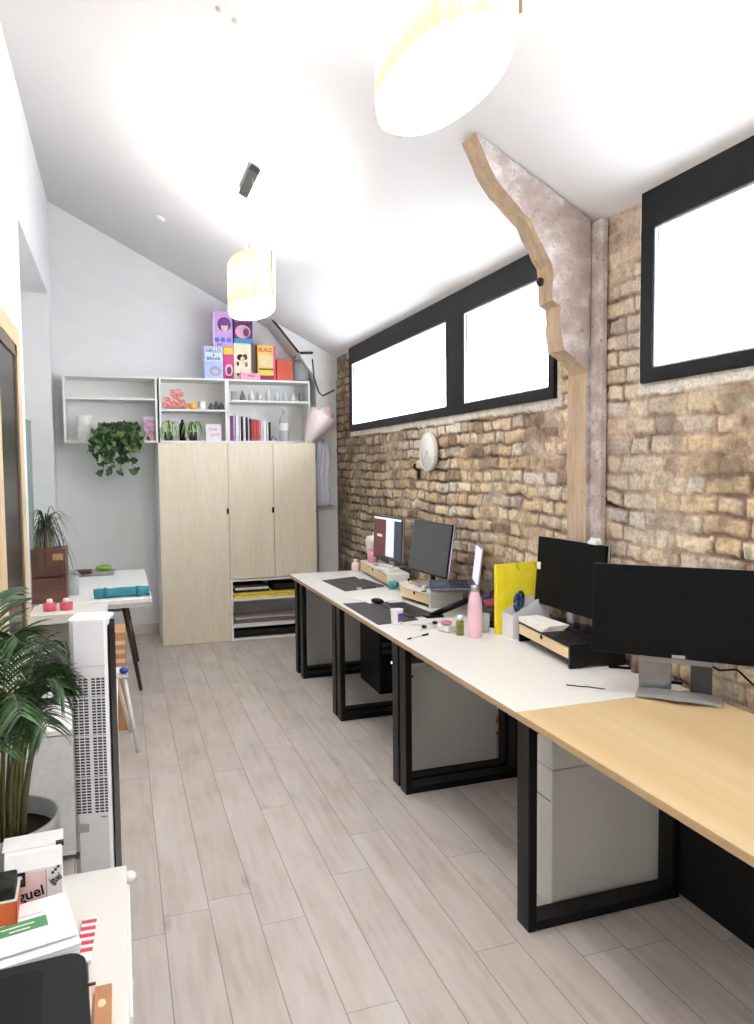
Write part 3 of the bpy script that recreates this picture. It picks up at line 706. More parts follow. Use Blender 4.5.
# yellow folder, standing: narrow face plus long face
YEL = M('#f2e02f', .6, var=.04)
t = T('magazine_file', 'bright yellow upright folder left of the white organizer', 'folder', (1.747, 3.29, DZ))
b = B(); box(b, 0, .052, -.012, .012, 0, .345, .002); O('spine', b, M('#efdb25', .6, var=.04), t)
b = B(); prism(b, [(.052, 0), (.052, .345), (.238, .352), (.238, 0)], 1, -.006, .006); O('cover', b, YEL, t)
for k, x in enumerate((.11, .215)):
    b = B(); tube(b, [(x, -.008, .345), (x + .01, -.009, .325), (x + .018, -.008, .312)], .0022, 6); O('tie', b, M('#b5a11c', .6), t)
# white organizer with scissors
t = T('desk_organizer', 'white sloped organizer box between yellow folder and black riser', 'organizer', (1.768, 3.255, DZ), 0)
WO = M('#eae8ec', .4, var=.02)
prof = [(0, 0), (0, .115), (.13, .185), (.20, .185), (.20, 0)]
for y in (0, -.10):
    b = B(); prism(b, prof, 1, y - .002, y + .002); O('side', b, WO, t)
O('front', box(B(), -.002, .002, -.10, 0, 0, .115), WO, t); O('back', box(B(), .198, .202, -.10, 0, 0, .185), WO, t); O('divider', box(B(), .10, .103, -.10, 0, 0, .15), WO, t)
O('bottom', box(B(), 0, .2, -.1, 0, 0, .003), WO, t)
t = T('scissors', 'blue handled scissors standing in the white organizer', 'scissors', (1.82, 3.20, DZ + .003), .4)
def loop(c, a, b_, tl):
    return [(c[0] + a * math.cos(q) * math.cos(tl) , c[1], c[2] + b_ * math.sin(q) + a * math.cos(q) * math.sin(tl)) for q in [k * .42 for k in range(16)]]
O('handle', tube(B(), loop((.0, 0, .165), .022, .040, .2), .008, 8), M('#24406f', .4), t); O('handle', tube(B(), loop((.034, .008, .172), .022, .040, .2), .008, 8), M('#1d355f', .4), t)
O('blades', box(B(), -.004, .03, -.002, .002, .003, .13), SILVER, t)
t = T('paper_pile', 'white and cream papers on the black riser', 'papers', (1.835, 2.99, RISZ), -.02)
for k, c in enumerate(('#efeadb', '#f3f0e6', '#f0eee8', '#faf9f5')):
    O('sheet', box(B(), -.075, .035, -.14, .11, .006 * k, .006 * k + .005), M(c, .7), t, (.003 * k, 0, 0), (0, 0, .05 * k - .1))
t = T('wooden_block', 'small round wooden pot behind the monitor stand', 'pot', (1.955, 2.47, DZ)); O('pot_body', lathe(B(), [(.001, 0), (.028, 0), (.028, .07), (.024, .07), (.023, .01), (.001, .01)], 20, cap=False), M('#6a5040', .5), t)
b = tube(B(), [(-.05, .10, .006), (.05, .02, .007), (.02, -.06, .006), (.0, -.14, .006), (.06, -.2, .006)], .006, 8); simple('power_cable', 'black cable trailing on the white desk beside the black riser', 'cable', b, BLACK_PL, (1.93, 2.46, DZ))
b = tube(B(), [(-.04, .05, .002), (.0, .01, .002), (.02, .0, .002), (.06, -.05, .002)], .002, 6); simple('cable_tie', 'thin dark cord lying on the white desk near its end', 'cord', b, BLACK_PL, (1.62, 2.36, DZ + .001))
b = tube(B(), [(-.02, .22, .13), (.02, .12, .09), (.03, .05, .11), (.02, -.05, .07), (.025, -.15, .05), (.02, -.3, .01)], .004, 6); simple('monitor_cable', 'black cable looping down behind the widest monitor', 'cable', b, BLACK_PL, (1.99, 1.98, DZ + .005))
# pink tumbler, small white bottle, teal thing on far riser
t = T('smoothie_tumbler', 'clear domed tumbler with pink lower half at the far desk end', 'tumbler', (1.865, 5.53, DZ + .0955))
O('tumbler_body', lathe(B(), [(.001, 0), (.038, 0), (.046, .09), (.001, .09)], 28), M('#dd9aa6', .4), t)
O('clear_top', lathe(B(), [(.048, .091), (.058, .165), (.056, .17), (.045, .20), (.001, .205)], 28), M('#eeeae8', .3), t); O('straw', tube(B(), [(0, 0, .20), (.01, -.01, .235)], .006, 8), WHITE, t)
t = T('lotion_bottle', 'small white pink bottle in front of the tumbler', 'bottle', (1.775, 5.70, DZ)); O('bottle_body', lathe(B(), [(.001, 0), (.03, 0), (.032, .06), (.02, .075), (.001, .076)], 20), M('#f1dfe2', .4), t); O('cap', lathe(B(), [(.001, .077), (.015, .077), (.015, .1), (.001, .1)], 16), WHITE, t)
t = T('desk_ornament', 'small teal ornament on the white desk between the two wooden risers', 'ornament', (1.735, 4.72, DZ)); O('ornament_body', blob(B(), (0, 0, .035), (.035, .045, .035), .2, 12), M('#3c7d77', .5), t); O('ornament_base', lathe(B(), [(.001, 0), (.035, 0), (.035, .008), (.001, .008)], 16), WHITE, t)
t = T('storage_tray', 'cream tray of odds and ends between the two wooden risers', 'tray', (1.87, 4.63, DZ))
O('tray_body', box(B(), -.10, .09, -.12, .14, 0, .05, .006), M('#e5ded0', .5), t)
for k in range(5): O('trinket', blob(B(), (-.06 + .03 * k, -.07 + .05 * ((k * 2) % 5), .058), .014, .15, k, 2), M(('#d8a04b', '#c9b08a', '#222222', '#e9e4da', '#a56c55')[k], .5), t)
t = T('desk_phone', 'white desk phone lying on the far wooden riser', 'phone', (1.79, 4.98, DZ + .095), .2); O('phone_base', box(B(), -.045, .05, -.09, .09, 0, .03, .01), WHITE, t); O('handset', box(B(), -.03, .0, -.085, .085, .031, .05, .008), M('#e3e5ea', .4), t)

# wall clock
t = T('wall_clock', 'round white wall clock on the brick wall', 'clock', (2.014, 4.73, 1.675), 0, rot=(0, -math.pi / 2, 0))
O('case', lathe(B(), [(.001, -.004), (.132, -.004), (.135, .006), (.135, .024), (.129, .027), (.126, .020), (.001, .020)], 48), M('#ded8cf', .4), t)
O('dial', lathe(B(), [(.001, .0205), (.125, .0205), (.125, .0215), (.001, .0215)], 48), WHITE, t)
O('hour_hand', box(B(), -.004, .004, -.01, .06, .023, .0245), M('#d8b9a0', .5), t, None, (0, 0, 1.1)); O('minute_hand', box(B(), -.003, .003, -.01, .095, .025, .0265), M('#c8c0b8', .5), t, None, (0, 0, 2.5))
t = T('wall_hook', 'black iron bracket on the bricks below the clock', 'bracket', (2.02, 4.95, 1.52)); O('bracket_plate', box(B(), -.008, .01, -.015, .015, -.04, .04, .004), M('#1d1815', .7), t); O('bracket_arm', tube(B(), [(-.01, 0, .03), (-.045, -.03, .05), (-.05, -.05, .07)], .008, 8), M('#1d1815', .7), t)

# ------------------------------------------------------------------ ply cupboard at the far wall
CF, CB = 6.83, 7.42
t = T('cupboard', 'tall birch ply fronted cupboard with three doors and open shelves below', 'cupboard', (.335, CF, 0))
def Lc(b):
    for v in b.verts: v.co -= Vector((.335, CF, 0))
    return b
b = B()
for x in (.335, .935, 1.735): box(b, x, x + .018, CF + .018, CB, 0, 1.805)
box(b, .353, 1.735, CF + .018, CB, 1.785, 1.803); box(b, .353, 1.735, CB - .012, CB, 0, 1.785); box(b, .353, .935, CF + .02, CB, .02, .04)
O('carcass', Lc(b), WHITE, t)
for x0, x1, z0 in ((.338, .934, .005), (.938, 1.346, .568), (1.350, 1.748, .568)):
    d = O('door', Lc(box(B(), x0, x1, CF, CF + .018, z0, 1.803, .0015)), PLY, t)
    if z0 > .5 or True:
        hx = {.338: .925, .938: 1.337, 1.350: 0}[x0]
        if hx: O('handle', Lc(box(B(), hx - .008, hx + .012, CF - .010, CF, 1.165, 1.215, .002)), M('#23201d', .5), d)
b = B(); 
for z in (.555, .375, .13, .012): box(b, .953, 1.735, CF + .004, CB - .012, z - .012, z + .006)
box(b, .937, .957, CF, CF + .02, 0, .56)
O('shelf_frame', Lc(b), WHITE, t)
def stack(name, label, x0, x1, z, cols, th, d0=CF + .03, cat='papers'):
    o = T(name, label, cat, ((x0 + x1) / 2, d0, z)); w = (x1 - x0) / 2; zz = 0
    for k, c in enumerate(cols):
        j = .01 * ((k * 7) % 3)
        O('layer', box(B(), -w + j, w - j, j, .30, zz, zz + th - .001, .0008), M(c, .7, var=.1), o); zz += th
    return o
stack('card_stack', 'stack of yellow card on the upper open cupboard shelf', .965, 1.70, .382, ['#e6d24a', '#ead85c', '#e8e6da', '#ecdc60', '#e2cb3c'], .011)
stack('folder_stack', 'dark folders on top of the yellow card in the cupboard', .975, 1.30, .438, ['#2b2a2c', '#e9e8e4', '#3a3432'], .02)
stack('folder_stack', 'black folder lying right of the dark folders over the yellow card', 1.33, 1.66, .438, ['#151516', '#26262a'], .028)
stack('magazine_stack', 'greyish magazine pile on the middle open cupboard shelf', .97, 1.55, .137, ['#d8d6d4', '#8b7d78', '#cfcac6', '#6b5c5a', '#b7a9a8'], .012)
stack('box_file', 'black flat box on the bottom open cupboard shelf', .965, 1.60, .02, ['#1b1b1d', '#2a2a2d'], .03, cat='box')

# ------------------------------------------------------------------ white wall shelf
SF, SBk = 7.15, 7.45
t = T('wall_shelf', 'white three bay wall shelf above the ply cupboard', 'shelf', (-.44, SF, 1.805))
def Ls(b):
    for v in b.verts: v.co -= Vector((-.44, SF, 1.805)) - Vector((0, 0, .012))
    return b
TH = .018
def bay(x0, x1, zm):
    b = B(); box(b, x0, x1, SF, SBk, 1.805, 1.805 + TH); box(b, x0, x1, SF, SBk, 2.40 - TH, 2.40)
    box(b, x0, x0 + TH, SF, SBk, 1.8235, 2.3815); box(b, x1 - TH, x1, SF, SBk, 1.8235, 2.3815); box(b, x0 + TH, x1 - TH, SF + .001, SBk, zm - TH, zm); box(b, x0, x1, SBk - .006, SBk - .001, 1.81, 2.39)
    O('shelf_bay', Ls(b), WHITE, t)
bay(-.44, .355, 2.205); bay(.372, .985, 2.112); bay(.988, 1.785, 2.205)
Z0s, Z1s = 1.836, 2.125

def potted(label, name, x, y, z, pr, ph, potmat, group=None, sx=1.0):
    t = T(name, label, 'plant', (x, y, z), 0, group)
    O('pot', lathe(B(), [(.001, 0), (pr * .75, 0), (pr, ph), (pr * .9, ph), (pr * .68, .01), (.001, .01)], 24, cap=False), potmat, t)
    O('soil', lathe(B(), [(.001, ph * .85), (pr * .88, ph * .85), (.001, ph * .86)], 20, cap=False), SOIL, t)
    return t
# pothos: heart leaves hanging over the shelf edge
t = potted('bushy green trailing pothos hanging over the left shelf edge', 'trailing_plant', .0, 7.19, Z0s, .06, .10, WHITE)
rp = random.Random(4)
def heart(b, c, s, ang, tilt, roll, mi=0):
    m = Matrix.Translation(c) @ Euler((tilt, roll, ang)).to_matrix().to_4x4()
    o = [(0, 0, 0), (.38, .18, .05), (.5, .0, .06), (.42, -.38, .03), (0, -.85, -.08), (-.42, -.38, .03), (-.5, .0, .06), (-.38, .18, .05)]
    v = [b.verts.new(m @ Vector((p[0] * s, p[1] * s, p[2] * s))) for p in o]; c0 = b.verts.new(m @ Vector((0, -.25 * s, -.04 * s)))
    for i in range(8): f = b.faces.new((v[i], v[(i + 1) % 8], c0)); f.material_index = mi; f.smooth = True
b = B(); vb = B()
for k in range(21):
    a = -math.pi / 2 + rp.uniform(-1.4, 1.4); dist = rp.uniform(.06, .13); x = math.cos(a) * rp.uniform(.10, .28) + rp.uniform(-.03, .03) + .01; drop = rp.uniform(-.18, .02) if k % 3 else rp.uniform(-.30, -.16)
    if abs(x) > .19: drop *= .5
    p0, p1, p2 = (x * .2, -.0, .10), (x * .6, -.07 - dist * .3, .20), (x, -.06 - dist, drop)
    pts = arc(p0, p1, p2, 9); tube(vb, pts, .0022, 5)
    for i, p in enumerate(pts[1:]):
        for _ in range(3):
            heart(b, p + Vector((rp.uniform(-.035, .035), rp.uniform(-.03, .01), rp.uniform(-.02, .03))), rp.uniform(.045, .07), rp.uniform(-1.2, 1.2), rp.uniform(.6, 1.5), rp.uniform(-.5, .5), rp.choice((0, 0, 1)))
O('foliage', b, [LEAF_DARK, M('#4d7035', .45, var=.3)], t); O('vines', vb, LEAF_MID, t)
def spider(label, x, y, z, seed, n, L, droop, mats, group=None):
    t = potted(label, 'spider_plant', x, y, z, .045, .08, M('#33363a', .5) if seed % 2 else WHITE, group)
    r = random.Random(seed); b = B()
    for k in range(n):
        a = -math.pi / 2 + r.uniform(-1.5, 1.5); l = L * r.uniform(.6, 1.1); dx, dy = math.cos(a) * l * .55, math.sin(a) * min(l * .55, .085)
        p = arc((0, 0, .07), (dx * .6, dy * .6, .08 + l * .9), (dx, dy, .08 - l * droop * r.uniform(.2, .9)), 7)
        strip(b, p, [.008, .015, .017, .017, .016, .013, .009, .001], (-math.sin(a), math.cos(a), 0), .3, r.choice((0, 1, 2)))
    O('leaves', b, mats, t); return t
SPM = [LEAF_MID, LEAF_PALE, M('#c6cfae', .5, var=.1)]
spider('green and white spider plant at the left end of the middle shelf bay', .45, 7.20, Z0s, 3, 34, .25, .42, SPM, 'spider plants on the shelf')
spider('pale spider plant in a black pot next to the pink lettered card', .67, 7.19, Z0s, 5, 34, .23, .40, SPM, 'spider plants on the shelf')
t = T('vase', 'white ribbed vase at the left end of the wall shelf', 'vase', (-.275, 7.27, Z0s))
O('vase_body', lathe(B(), [(.001, 0), (.055, 0), (.07, .03), (.062, .075), (.072, .10), (.06, .13), (.066, .19), (.075, .225), (.070, .225), (.055, .18), (.05, .01), (.001, .01)], 36, cap=False), M('#f2f2ee', .35), t)
t = T('gift_box', 'pink and purple patterned box right of the trailing plant', 'box', (.275, 7.25, Z0s)); O('box_body', box(B(), -.045, .05, -.04, .04, 0, .19, .003), M('#c59ab9', .5, var=.5, scale=22), t); O('box_lid', box(B(), -.047, .052, -.042, .042, .19, .215, .003), M('#e9d6df', .5), t)
t = T('lettered_card', 'white card with pink lettering standing in the middle shelf bay', 'card', (.86, 7.20, Z0s))
O('card', box(B(), -.072, .072, -.003, .003, 0, .155), M('#f1eaee', .6), t, None, (.08, 0, 0))
text('love', .045, M('#cf6f8f', .6), t, (-.005, -.014, .11), (math.pi / 2 + .08, 0, 0)); text('pink', .045, M('#d98aa2', .6), t, (.008, -.010, .06), (math.pi / 2 + .08, 0, 0))
t = T('dark_bottle', 'black slim bottle standing between the two spider plants', 'bottle', (.585, 7.30, Z0s)); O('bottle_body', lathe(B(), [(.001, 0), (.028, 0), (.028, .15), (.012, .18), (.012, .2), (.001, .2)], 20), BLACK_PL, t)
# middle bay top
t = T('flower_bunch', 'bunch of coral pink paper flowers on the middle shelf', 'flowers', (.525, 7.24, Z1s))
for k, (x, z, s) in enumerate(((-.06, .06, .062), (.02, .075, .068), (.075, .05, .05), (-.01, .135, .055), (.04, .15, .045), (-.09, .03, .035))):
    b = B(); rr = random.Random(k)
    for j in range(16):
        a = j * 2.4; q = .25 + .75 * j / 16
        heart(b, Vector((x + math.cos(a) * s * q * .6, -.03 - .03 * (1 - q), z + math.sin(a) * s * q * .6)), s * .75, 0, 1.3 + .3 * math.sin(a), a, j % 2)
    O('blossom', b, [M('#e28d8b', .6, var=.15), M('#eeaaa2', .6, var=.1)], t)
O('wrapping', blob(B(), (0, .01, .035), (.10, .05, .034), .1, 3), M('#dba29b', .7), t)
simple('yellow_ball', 'small yellow ball at the foot of the coral flowers', 'ball', blob(B(), (0, 0, .035), .035, .03, 2), M('#e0b43a', .5), (.675, 7.21, Z1s))
t = T('mug', 'plain white mug right of the yellow ball', 'mug', (.765, 7.24, Z1s)); O('mug_body', lathe(B(), [(.001, 0), (.035, 0), (.037, .08), (.034, .08), (.032, .006), (.001, .006)], 24, cap=False), WHITE, t); O('handle', tube(B(), [(.034, 0, .065), (.055, 0, .06), (.055, 0, .03), (.035, 0, .02)], .005, 8), WHITE, t)
for k, (x, h) in enumerate(((.845, .07), (.895, .095), (.94, .075))):
    simple('stone_ornament', ['grey pointed ornament, first right of the white mug', 'tallest grey pointed ornament, middle of the three', 'grey pointed ornament beside the bay divider'][k], 'ornament', lathe(B(), [(.001, 0), (.024, 0), (.026, h * .4), (.014, h * .8), (.001, h)], 10), M('#65686c', .6), (x, 7.22 + .02 * (k % 2), Z1s), 0, 'grey ornaments')
# right bay: bottles and cups on the top board
cols = ['#8f939a', '#6f747c', '#dedbd3', '#c9cdc4', '#d9dedb', '#e4e6e6', '#cfe0ea', '#dbe3e8', '#5e6165']
adj = ['grey angular', 'dark grey pointed', 'cream rounded', 'pale green', 'white tallest', 'plain white', 'pale blue', 'pale blue white', 'dark grey square']
for k in range(9):
    x = 1.06 + k * .082; h = (.085, .105, .10, .08, .115, .085, .085, .075, .08)[k]; r0 = .026
    if k in (0, 8): b = box(B(), -.024, .024, -.02, .02, 0, h, .004)
    elif k in (1,): b = lathe(B(), [(.001, 0), (.03, 0), (.028, .03), (.001, h)], 8)
    else: b = lathe(B(), [(.001, 0), (r0, 0), (r0 + .003, h * .4), (r0 * .75, h * .7), (r0 * .4, h * .85), (r0 * .45, h), (.001, h)], 20)
    simple('small_vase', adj[k] + ' vase, number-%s from the left on the upper right board' % ('one two three four five six seven eight nine'.split()[k]) if False else
           adj[k] + ' little vase in the row over the books, ' + ('leftmost', 'second from left', 'third from left', 'fourth from left', 'middle of nine', 'fourth from right', 'third from right', 'second from right', 'rightmost')[k],
           'vase', b, M(cols[k], .4), (x, 7.22, 2.218), 0, 'little vases in a row over the books')
bk = [('#6a3f6e', .026, .235, 'plum'), ('#c9a1cf', .022, .235, 'lilac'), ('#efeaf2', .034, .24, 'white wide'), ('#e8e4ea', .016, .235, 'off white thin'), ('#1f1d1f', .016, .23, 'black thin'), ('#f0eeec', .026, .225, 'white with black neighbours'),
      ('#26262a', .018, .225, 'charcoal'), ('#f1efef', .014, .215, 'narrow white'), ('#3b2426', .014, .215, 'dark maroon'), ('#b23b35', .026, .205, 'brick red'), ('#d2473c', .022, .205, 'bright red'), ('#c93f4e', .02, .20, 'crimson'), ('#e58a96', .018, .195, 'pink'), ('#f0dfe0', .02, .195, 'pale pink'), ('#f3f3f1', .032, .19, 'white low'), ('#e9e7e2', .02, .18, 'ivory'), ('#2a2422', .02, .18, 'black low')]
x = 1.014
for k, (c, w, h, nm) in enumerate(bk):
    t = T('book', nm + ' book standing in the row in the right shelf bay', 'book', (x + w / 2, 7.19, Z0s), 0, 'books in the right shelf bay')
    b = B(); box(b, -w / 2 + .001, -w / 2 + .003, 0, .17, 0, h); box(b, w / 2 - .003, w / 2 - .001, 0, .17, 0, h); box(b, -w / 2 + .001, w / 2 - .001, 0, .003, 0, h)
    O('cover', b, M(c, .5, var=.15, scale=40), t); O('pages', box(B(), -w / 2 + .0031, w / 2 - .0031, .0032, .165, .003, h - .004), M('#e9e4da', .8), t); x += w + .0015
t = T('curled_cord', 'small dark curled cord leaning beside the last black book', 'cord', (1.41, 7.20, Z0s)); O('cord_loop', tube(B(), [(0, 0, .004), (.01, 0, .05), (.035, 0, .02), (.05, 0, .004)], .005, 8), M('#3a3436', .5), t)
t = T('glass_bottle', 'clear tall glass bottle right of the books', 'bottle', (1.53, 7.20, Z0s))
O('bottle_glass', lathe(B(), [(.001, 0), (.042, 0), (.044, .01), (.044, .19), (.035, .225), (.016, .245), (.014, .30), (.001, .30)], 28), glass('bottle_glass', '#e6ecec', .45, .05), t)
O('cap', lathe(B(), [(.001, .3005), (.016, .3005), (.016, .33), (.001, .33)], 20), WHITE, t); O('bottle_label', lathe(B(), [(.0445, .10), (.0445, .17)], 28, cap=False), M('#eceeee', .5), t)
# boxes on top of the shelf
ZT = 2.4125
def toybox(label, x, z, w, h, d, base, y=7.20, rz=0.0):
    t = T('gift_carton', label, 'box', (x, y, z), rz, 'colourful cartons on top of the shelf'); O('carton', box(B(), -w / 2, w / 2, 0, d, 0, h, .002), M(base, .5, var=.08, scale=18), t); return t
def disc(t, x, z, rx, rz_, col, y=-.001, nm='print_patch'):
    b = B(); prism(b, [(x + rx * math.cos(a), z + rz_ * math.sin(a)) for a in [k * math.pi / 12 for k in range(24)]], 1, y, y + .0008); O(nm, b, M(col, .5, var=.12, scale=40), t)
def band(t, x0, x1, z0, z1, col, y=-.001, nm='print_band'):
    O(nm, box(B(), x0, x1, y, y + .0008, z0, z1), M(col, .5, var=.1, scale=40), t)
def word(t, s, x, z, size, col, sx=1.0):
    text(s, size, M(col, .5), t, (x, -.0018, z), (math.pi / 2, 0, 0), bold=size * .02, sx=sx)
RX = math.pi / 2
t = toybox('pale blue carton with dark blue words, bottom left of the carton pile', .877, ZT, .172, .305, .12, '#b9c6ef')
band(t, -.078, .078, .165, .285, '#dfe6fb'); word(t, 'HELLO', 0, .262, .045, '#2c3f8f'); word(t, '&', 0, .225, .034, '#2c3f8f'); word(t, 'BREAK', 0, .188, .045, '#2c3f8f'); disc(t, .01, .075, .055, .045, '#9a9fc8'); disc(t, .012, .068, .03, .026, '#c9bdc0', -.002)
t = toybox('magenta carton with yellow top, second from left in the pile', 1.012, ZT, .09, .305, .12, '#d23f86')
band(t, -.045, .045, .235, .30, '#ecc64a'); disc(t, .005, .09, .036, .055, '#f0b9cf'); disc(t, .005, .082, .023, .038, '#5a2c4a', -.002); band(t, -.03, .03, .012, .032, '#7a2350', -.002)
t = toybox('cream carton with a black drawing above a pink strip, in the middle', 1.145, ZT, .165, .345, .11, '#eee2c6')
band(t, -.08, .08, .335, .344, '#bfe3ea'); disc(t, -.02, .21, .032, .03, '#2a2725'); disc(t, .025, .215, .022, .028, '#3c3632', -.002); disc(t, -.045, .15, .012, .022, '#3c3632'); disc(t, .035, .145, .016, .024, '#8e7f62'); disc(t, -.045, .05, .012, .012, '#524b44'); disc(t, .01, .05, .012, .012, '#524b44'); disc(t, 0, .19, .02, .03, '#e9d0b4', -.003)
t = toybox('low pink carton lying in front of the cream carton', 1.205, ZT, .185, .06, .06, '#f0a9cb', 7.13); word(t, 'PINK', .01, .03, .032, '#c2427f')
t = toybox('yellow orange carton with red words, at the right of the pile', 1.375, ZT, .175, .335, .10, '#e9bf62')
word(t, 'BUILD', -.01, .288, .05, '#b8402c'); band(t, -.07, .06, .13, .245, '#e5cda0'); band(t, -.072, .062, .10, .115, '#4c3a28', -.002); band(t, -.07, .06, .05, .10, '#e8cf3e'); band(t, -.087, .087, .0, .048, '#8e2147'); band(t, .066, .087, .0, .33, '#d83a78', -.002); O('side_print', box(B(), -.0885, -.0875, .005, .095, .01, .33), M('#8b3a3a', .5), t)
t = toybox('lilac carton with a purple haired face, upper left of the pile', .965, ZT + .307, .185, .325, .10, '#cda6dd')
band(t, -.09, -.075, .01, .31, '#e1c7ea'); disc(t, .015, .205, .062, .065, '#5c2d78'); disc(t, .018, .18, .032, .042, '#eec9b4', -.002); disc(t, .015, .222, .05, .03, '#6c3a8c', -.003)
for k in range(3): disc(t, -.055 + k * .055, .06, .024, .022, '#4d6fd0')
word(t, 'curl', -.03, .018, .034, '#2c3f8f')
t = toybox('dark purple carton with a pink ring picture, upper right of the pile', 1.158, ZT + .347, .175, .25, .10, '#4c2a6c')
disc(t, -.005, .105, .072, .062, '#e9a3bf'); disc(t, .01, .105, .052, .046, '#cfa4c4', -.002); disc(t, .025, .098, .028, .04, '#6a3446', -.003); band(t, -.087, .087, .0, .042, '#3d86b4', -.002)
for k in range(4): disc(t, -.06 + k * .04, .205 + .012 * (k % 2), .018, .016, ('#c9608a', '#dfa070', '#b04a80', '#e0b8c8')[k])
t = T('storage_box', 'plain orange red box right of the colourful cartons', 'box', (1.545, 7.20, ZT)); O('box_body', box(B(), -.072, .072, 0, .12, 0, .205, .003), M('#c9563c', .6), t); O('box_side', box(B(), .0725, .082, .002, .118, 0, .2), M('#d9795c', .6), t)
t = T('glass_jar', 'clear glass jar with a grey lid at the right end of the shelf top', 'jar', (1.716, 7.24, ZT))
O('jar_glass', lathe(B(), [(.001, 0), (.075, 0), (.085, .02), (.085, .17), (.06, .21), (.001, .21)], 28), glass('jar_glass', '#dfe5e8', .35, .05), t); O('lid', lathe(B(), [(.001, .211), (.062, .211), (.062, .245), (.001, .245)], 24), M('#b9bdc2', .35, .5), t); O('contents', blob(B(), (0, 0, .035), (.06, .06, .03), .1, 5), M('#b8a99a', .7), t)
# dark pole along the boxed brace
b = tube(B(), [(1.40, 7.085, 2.99), (1.665, 7.085, 2.672)], .011, 10); simple('metal_rod', 'dark metal rod sloping along the boxed brace above the shelf', 'rod', b, M('#3d3a3a', .4, .7), (0, 0, 0))
b = tube(B(), [(1.675, 7.085, 2.67), (1.80, 7.085, 2.675)], .012, 10); simple('metal_rod', 'short horizontal dark metal rod at the foot of the sloping rod', 'rod', b, M('#56565a', .35, .8), (0, 0, 0))
b = tube(B(), [(1.80, 7.10, 2.62), (1.815, 7.10, 2.44), (1.86, 7.10, 2.30), (1.90, 7.10, 2.27), (2.02, 7.10, 2.33)], .008, 8); simple('wall_cable', 'grey black cable running down the white corner column', 'cable', b, M('#4a4a4c', .5), (0, 0, 0))
# pink wrapped bouquet hung on the column and blue cloth beneath
t = T('pink_bouquet', 'pale pink wrapped bouquet hanging right of the shelf', 'bouquet', (1.815, 7.0, 1.985))
b = B(); lathe(b, [(.02, -.22), (.05, -.15), (.10, -.02), (.135, .10), (.12, .13), (.001, .10)], 20, cap=False)
rr = random.Random(2)
for v in b.verts: v.co += Vector((rr.uniform(-.012, .012), rr.uniform(-.012, .012), rr.uniform(-.012, .012)))
for v in b.verts: v.co = Euler((.15, .45, 0)).to_matrix() @ v.co
O('wrapping', b, M('#f8e9ec', .4, var=.05), t)
for k in range(7): O('blossom', blob(B(), (.05 + .05 * math.cos(k * .9), -.04, .08 + .05 * math.sin(k * .9)), .048, .25, k, 2), M(('#f0bac6', '#f5d3d9', '#f6e6e8')[k % 3], .6), t)
t = T('hanging_cloth', 'pale blue cloth hanging from a hook between cupboard and column', 'cloth', (1.885, 7.05, 1.82))
b = B(); N = 16; rows = 14; vs = []
for j in range(rows + 1):
    z = -.62 * j / rows; w = .055 + .03 * min(1, j / 5)
    vs.append([b.verts.new((-w + 2 * w * i / N + .01 * math.sin(j * .6), .012 * math.sin(i * 1.3 + j * .15), z)) for i in range(N + 1)])
for j in range(rows):
    for i in range(N): f = b.faces.new((vs[j][i], vs[j][i + 1], vs[j + 1][i + 1], vs[j + 1][i])); f.smooth = True
o = O('cloth', b, M('#dde2ee', .8), t); md = o.modifiers.new('thickness', 'SOLIDIFY'); md.thickness = .003
O('hook', tube(B(), [(0, .06, .02), (0, .0, .02), (0, -.02, .0), (0, -.01, -.02)], .006, 8), M('#8d8f94', .4, .6), t)

# ------------------------------------------------------------------ left side: low cabinets, table, stool
def lowcab(label, x0, x1, y0, y1, h, mat, open_front=False, group='white low cabinets along the left wall', th=.02):
    t = T('low_cabinet', label, 'cabinet', (x0, y0, 0), 0, group); X, Y = x1 - x0, y1 - y0
    O('top', box(B(), 0, X, 0, Y, h - th, h, .003), mat, t)
    b = B(); box(b, .004, .022, .004, Y - .004, .0, h - th - .0005); box(b, X - .022, X - .004, .004, Y - .004, 0, h - th - .0005); box(b, .022, X - .022, Y - .02, Y - .006, 0, h - th - .0005); box(b, .022, X - .022, .01, Y - .02, .03, .048)
    if open_front: box(b, .022, X - .022, .01, Y - .02, h * .5, h * .5 + .016)
    O('carcass', b, mat, t)
    return t, X, Y
t, X, Y = lowcab('white low cabinet nearest, holding the papers and cardboard carton', XL + .02, -.008, .35, 1.985, .555, M('#dedcd5', .45, var=.015, scale=8))
O('front', box(B(), .022, X - .024, .006, .02, .05, .53, .002), WHITE, t)
for k in range(3): O('door', box(B(), X - .003, X + .010 - .004, .01 + k * (Y / 3), (k + 1) * Y / 3 - .01, .04, .53, .002), WHITE, t)
O('corner_bumper', lathe(B(), [(.001, 0), (.014, 0), (.018, .01), (.014, .02), (.001, .02)], 16), M('#e6e6e2', .4), t, (X + .006, Y - .035, .53))
t, X, Y = lowcab('white low cabinet standing behind the potted palm and fan', XL + .02, -.03, 3.16, 3.86, .545, WHITE)
O('front', box(B(), .024, X - .05, .006, .018, .05, .52, .002), M('#d9dad8', .5), t)  # white front greyed: the shade behind the palm is put into its colour
O('drawer', box(B(), X - .046, X - .026, .004, .018, .06, .50, .002), WHITE, t)
t = T('cardboard_block', 'brown cardboard block at the near right corner of the second cabinet', 'box', (-.062, 3.24, .545)); O('block_body', box(B(), -.028, .026, -.05, .10, 0, .075, .003), M('#8a5a40', .7), t); O('block_edge', box(B(), -.030, .028, -.052, .102, .0755, .080), M('#e9e0d6', .6), t)
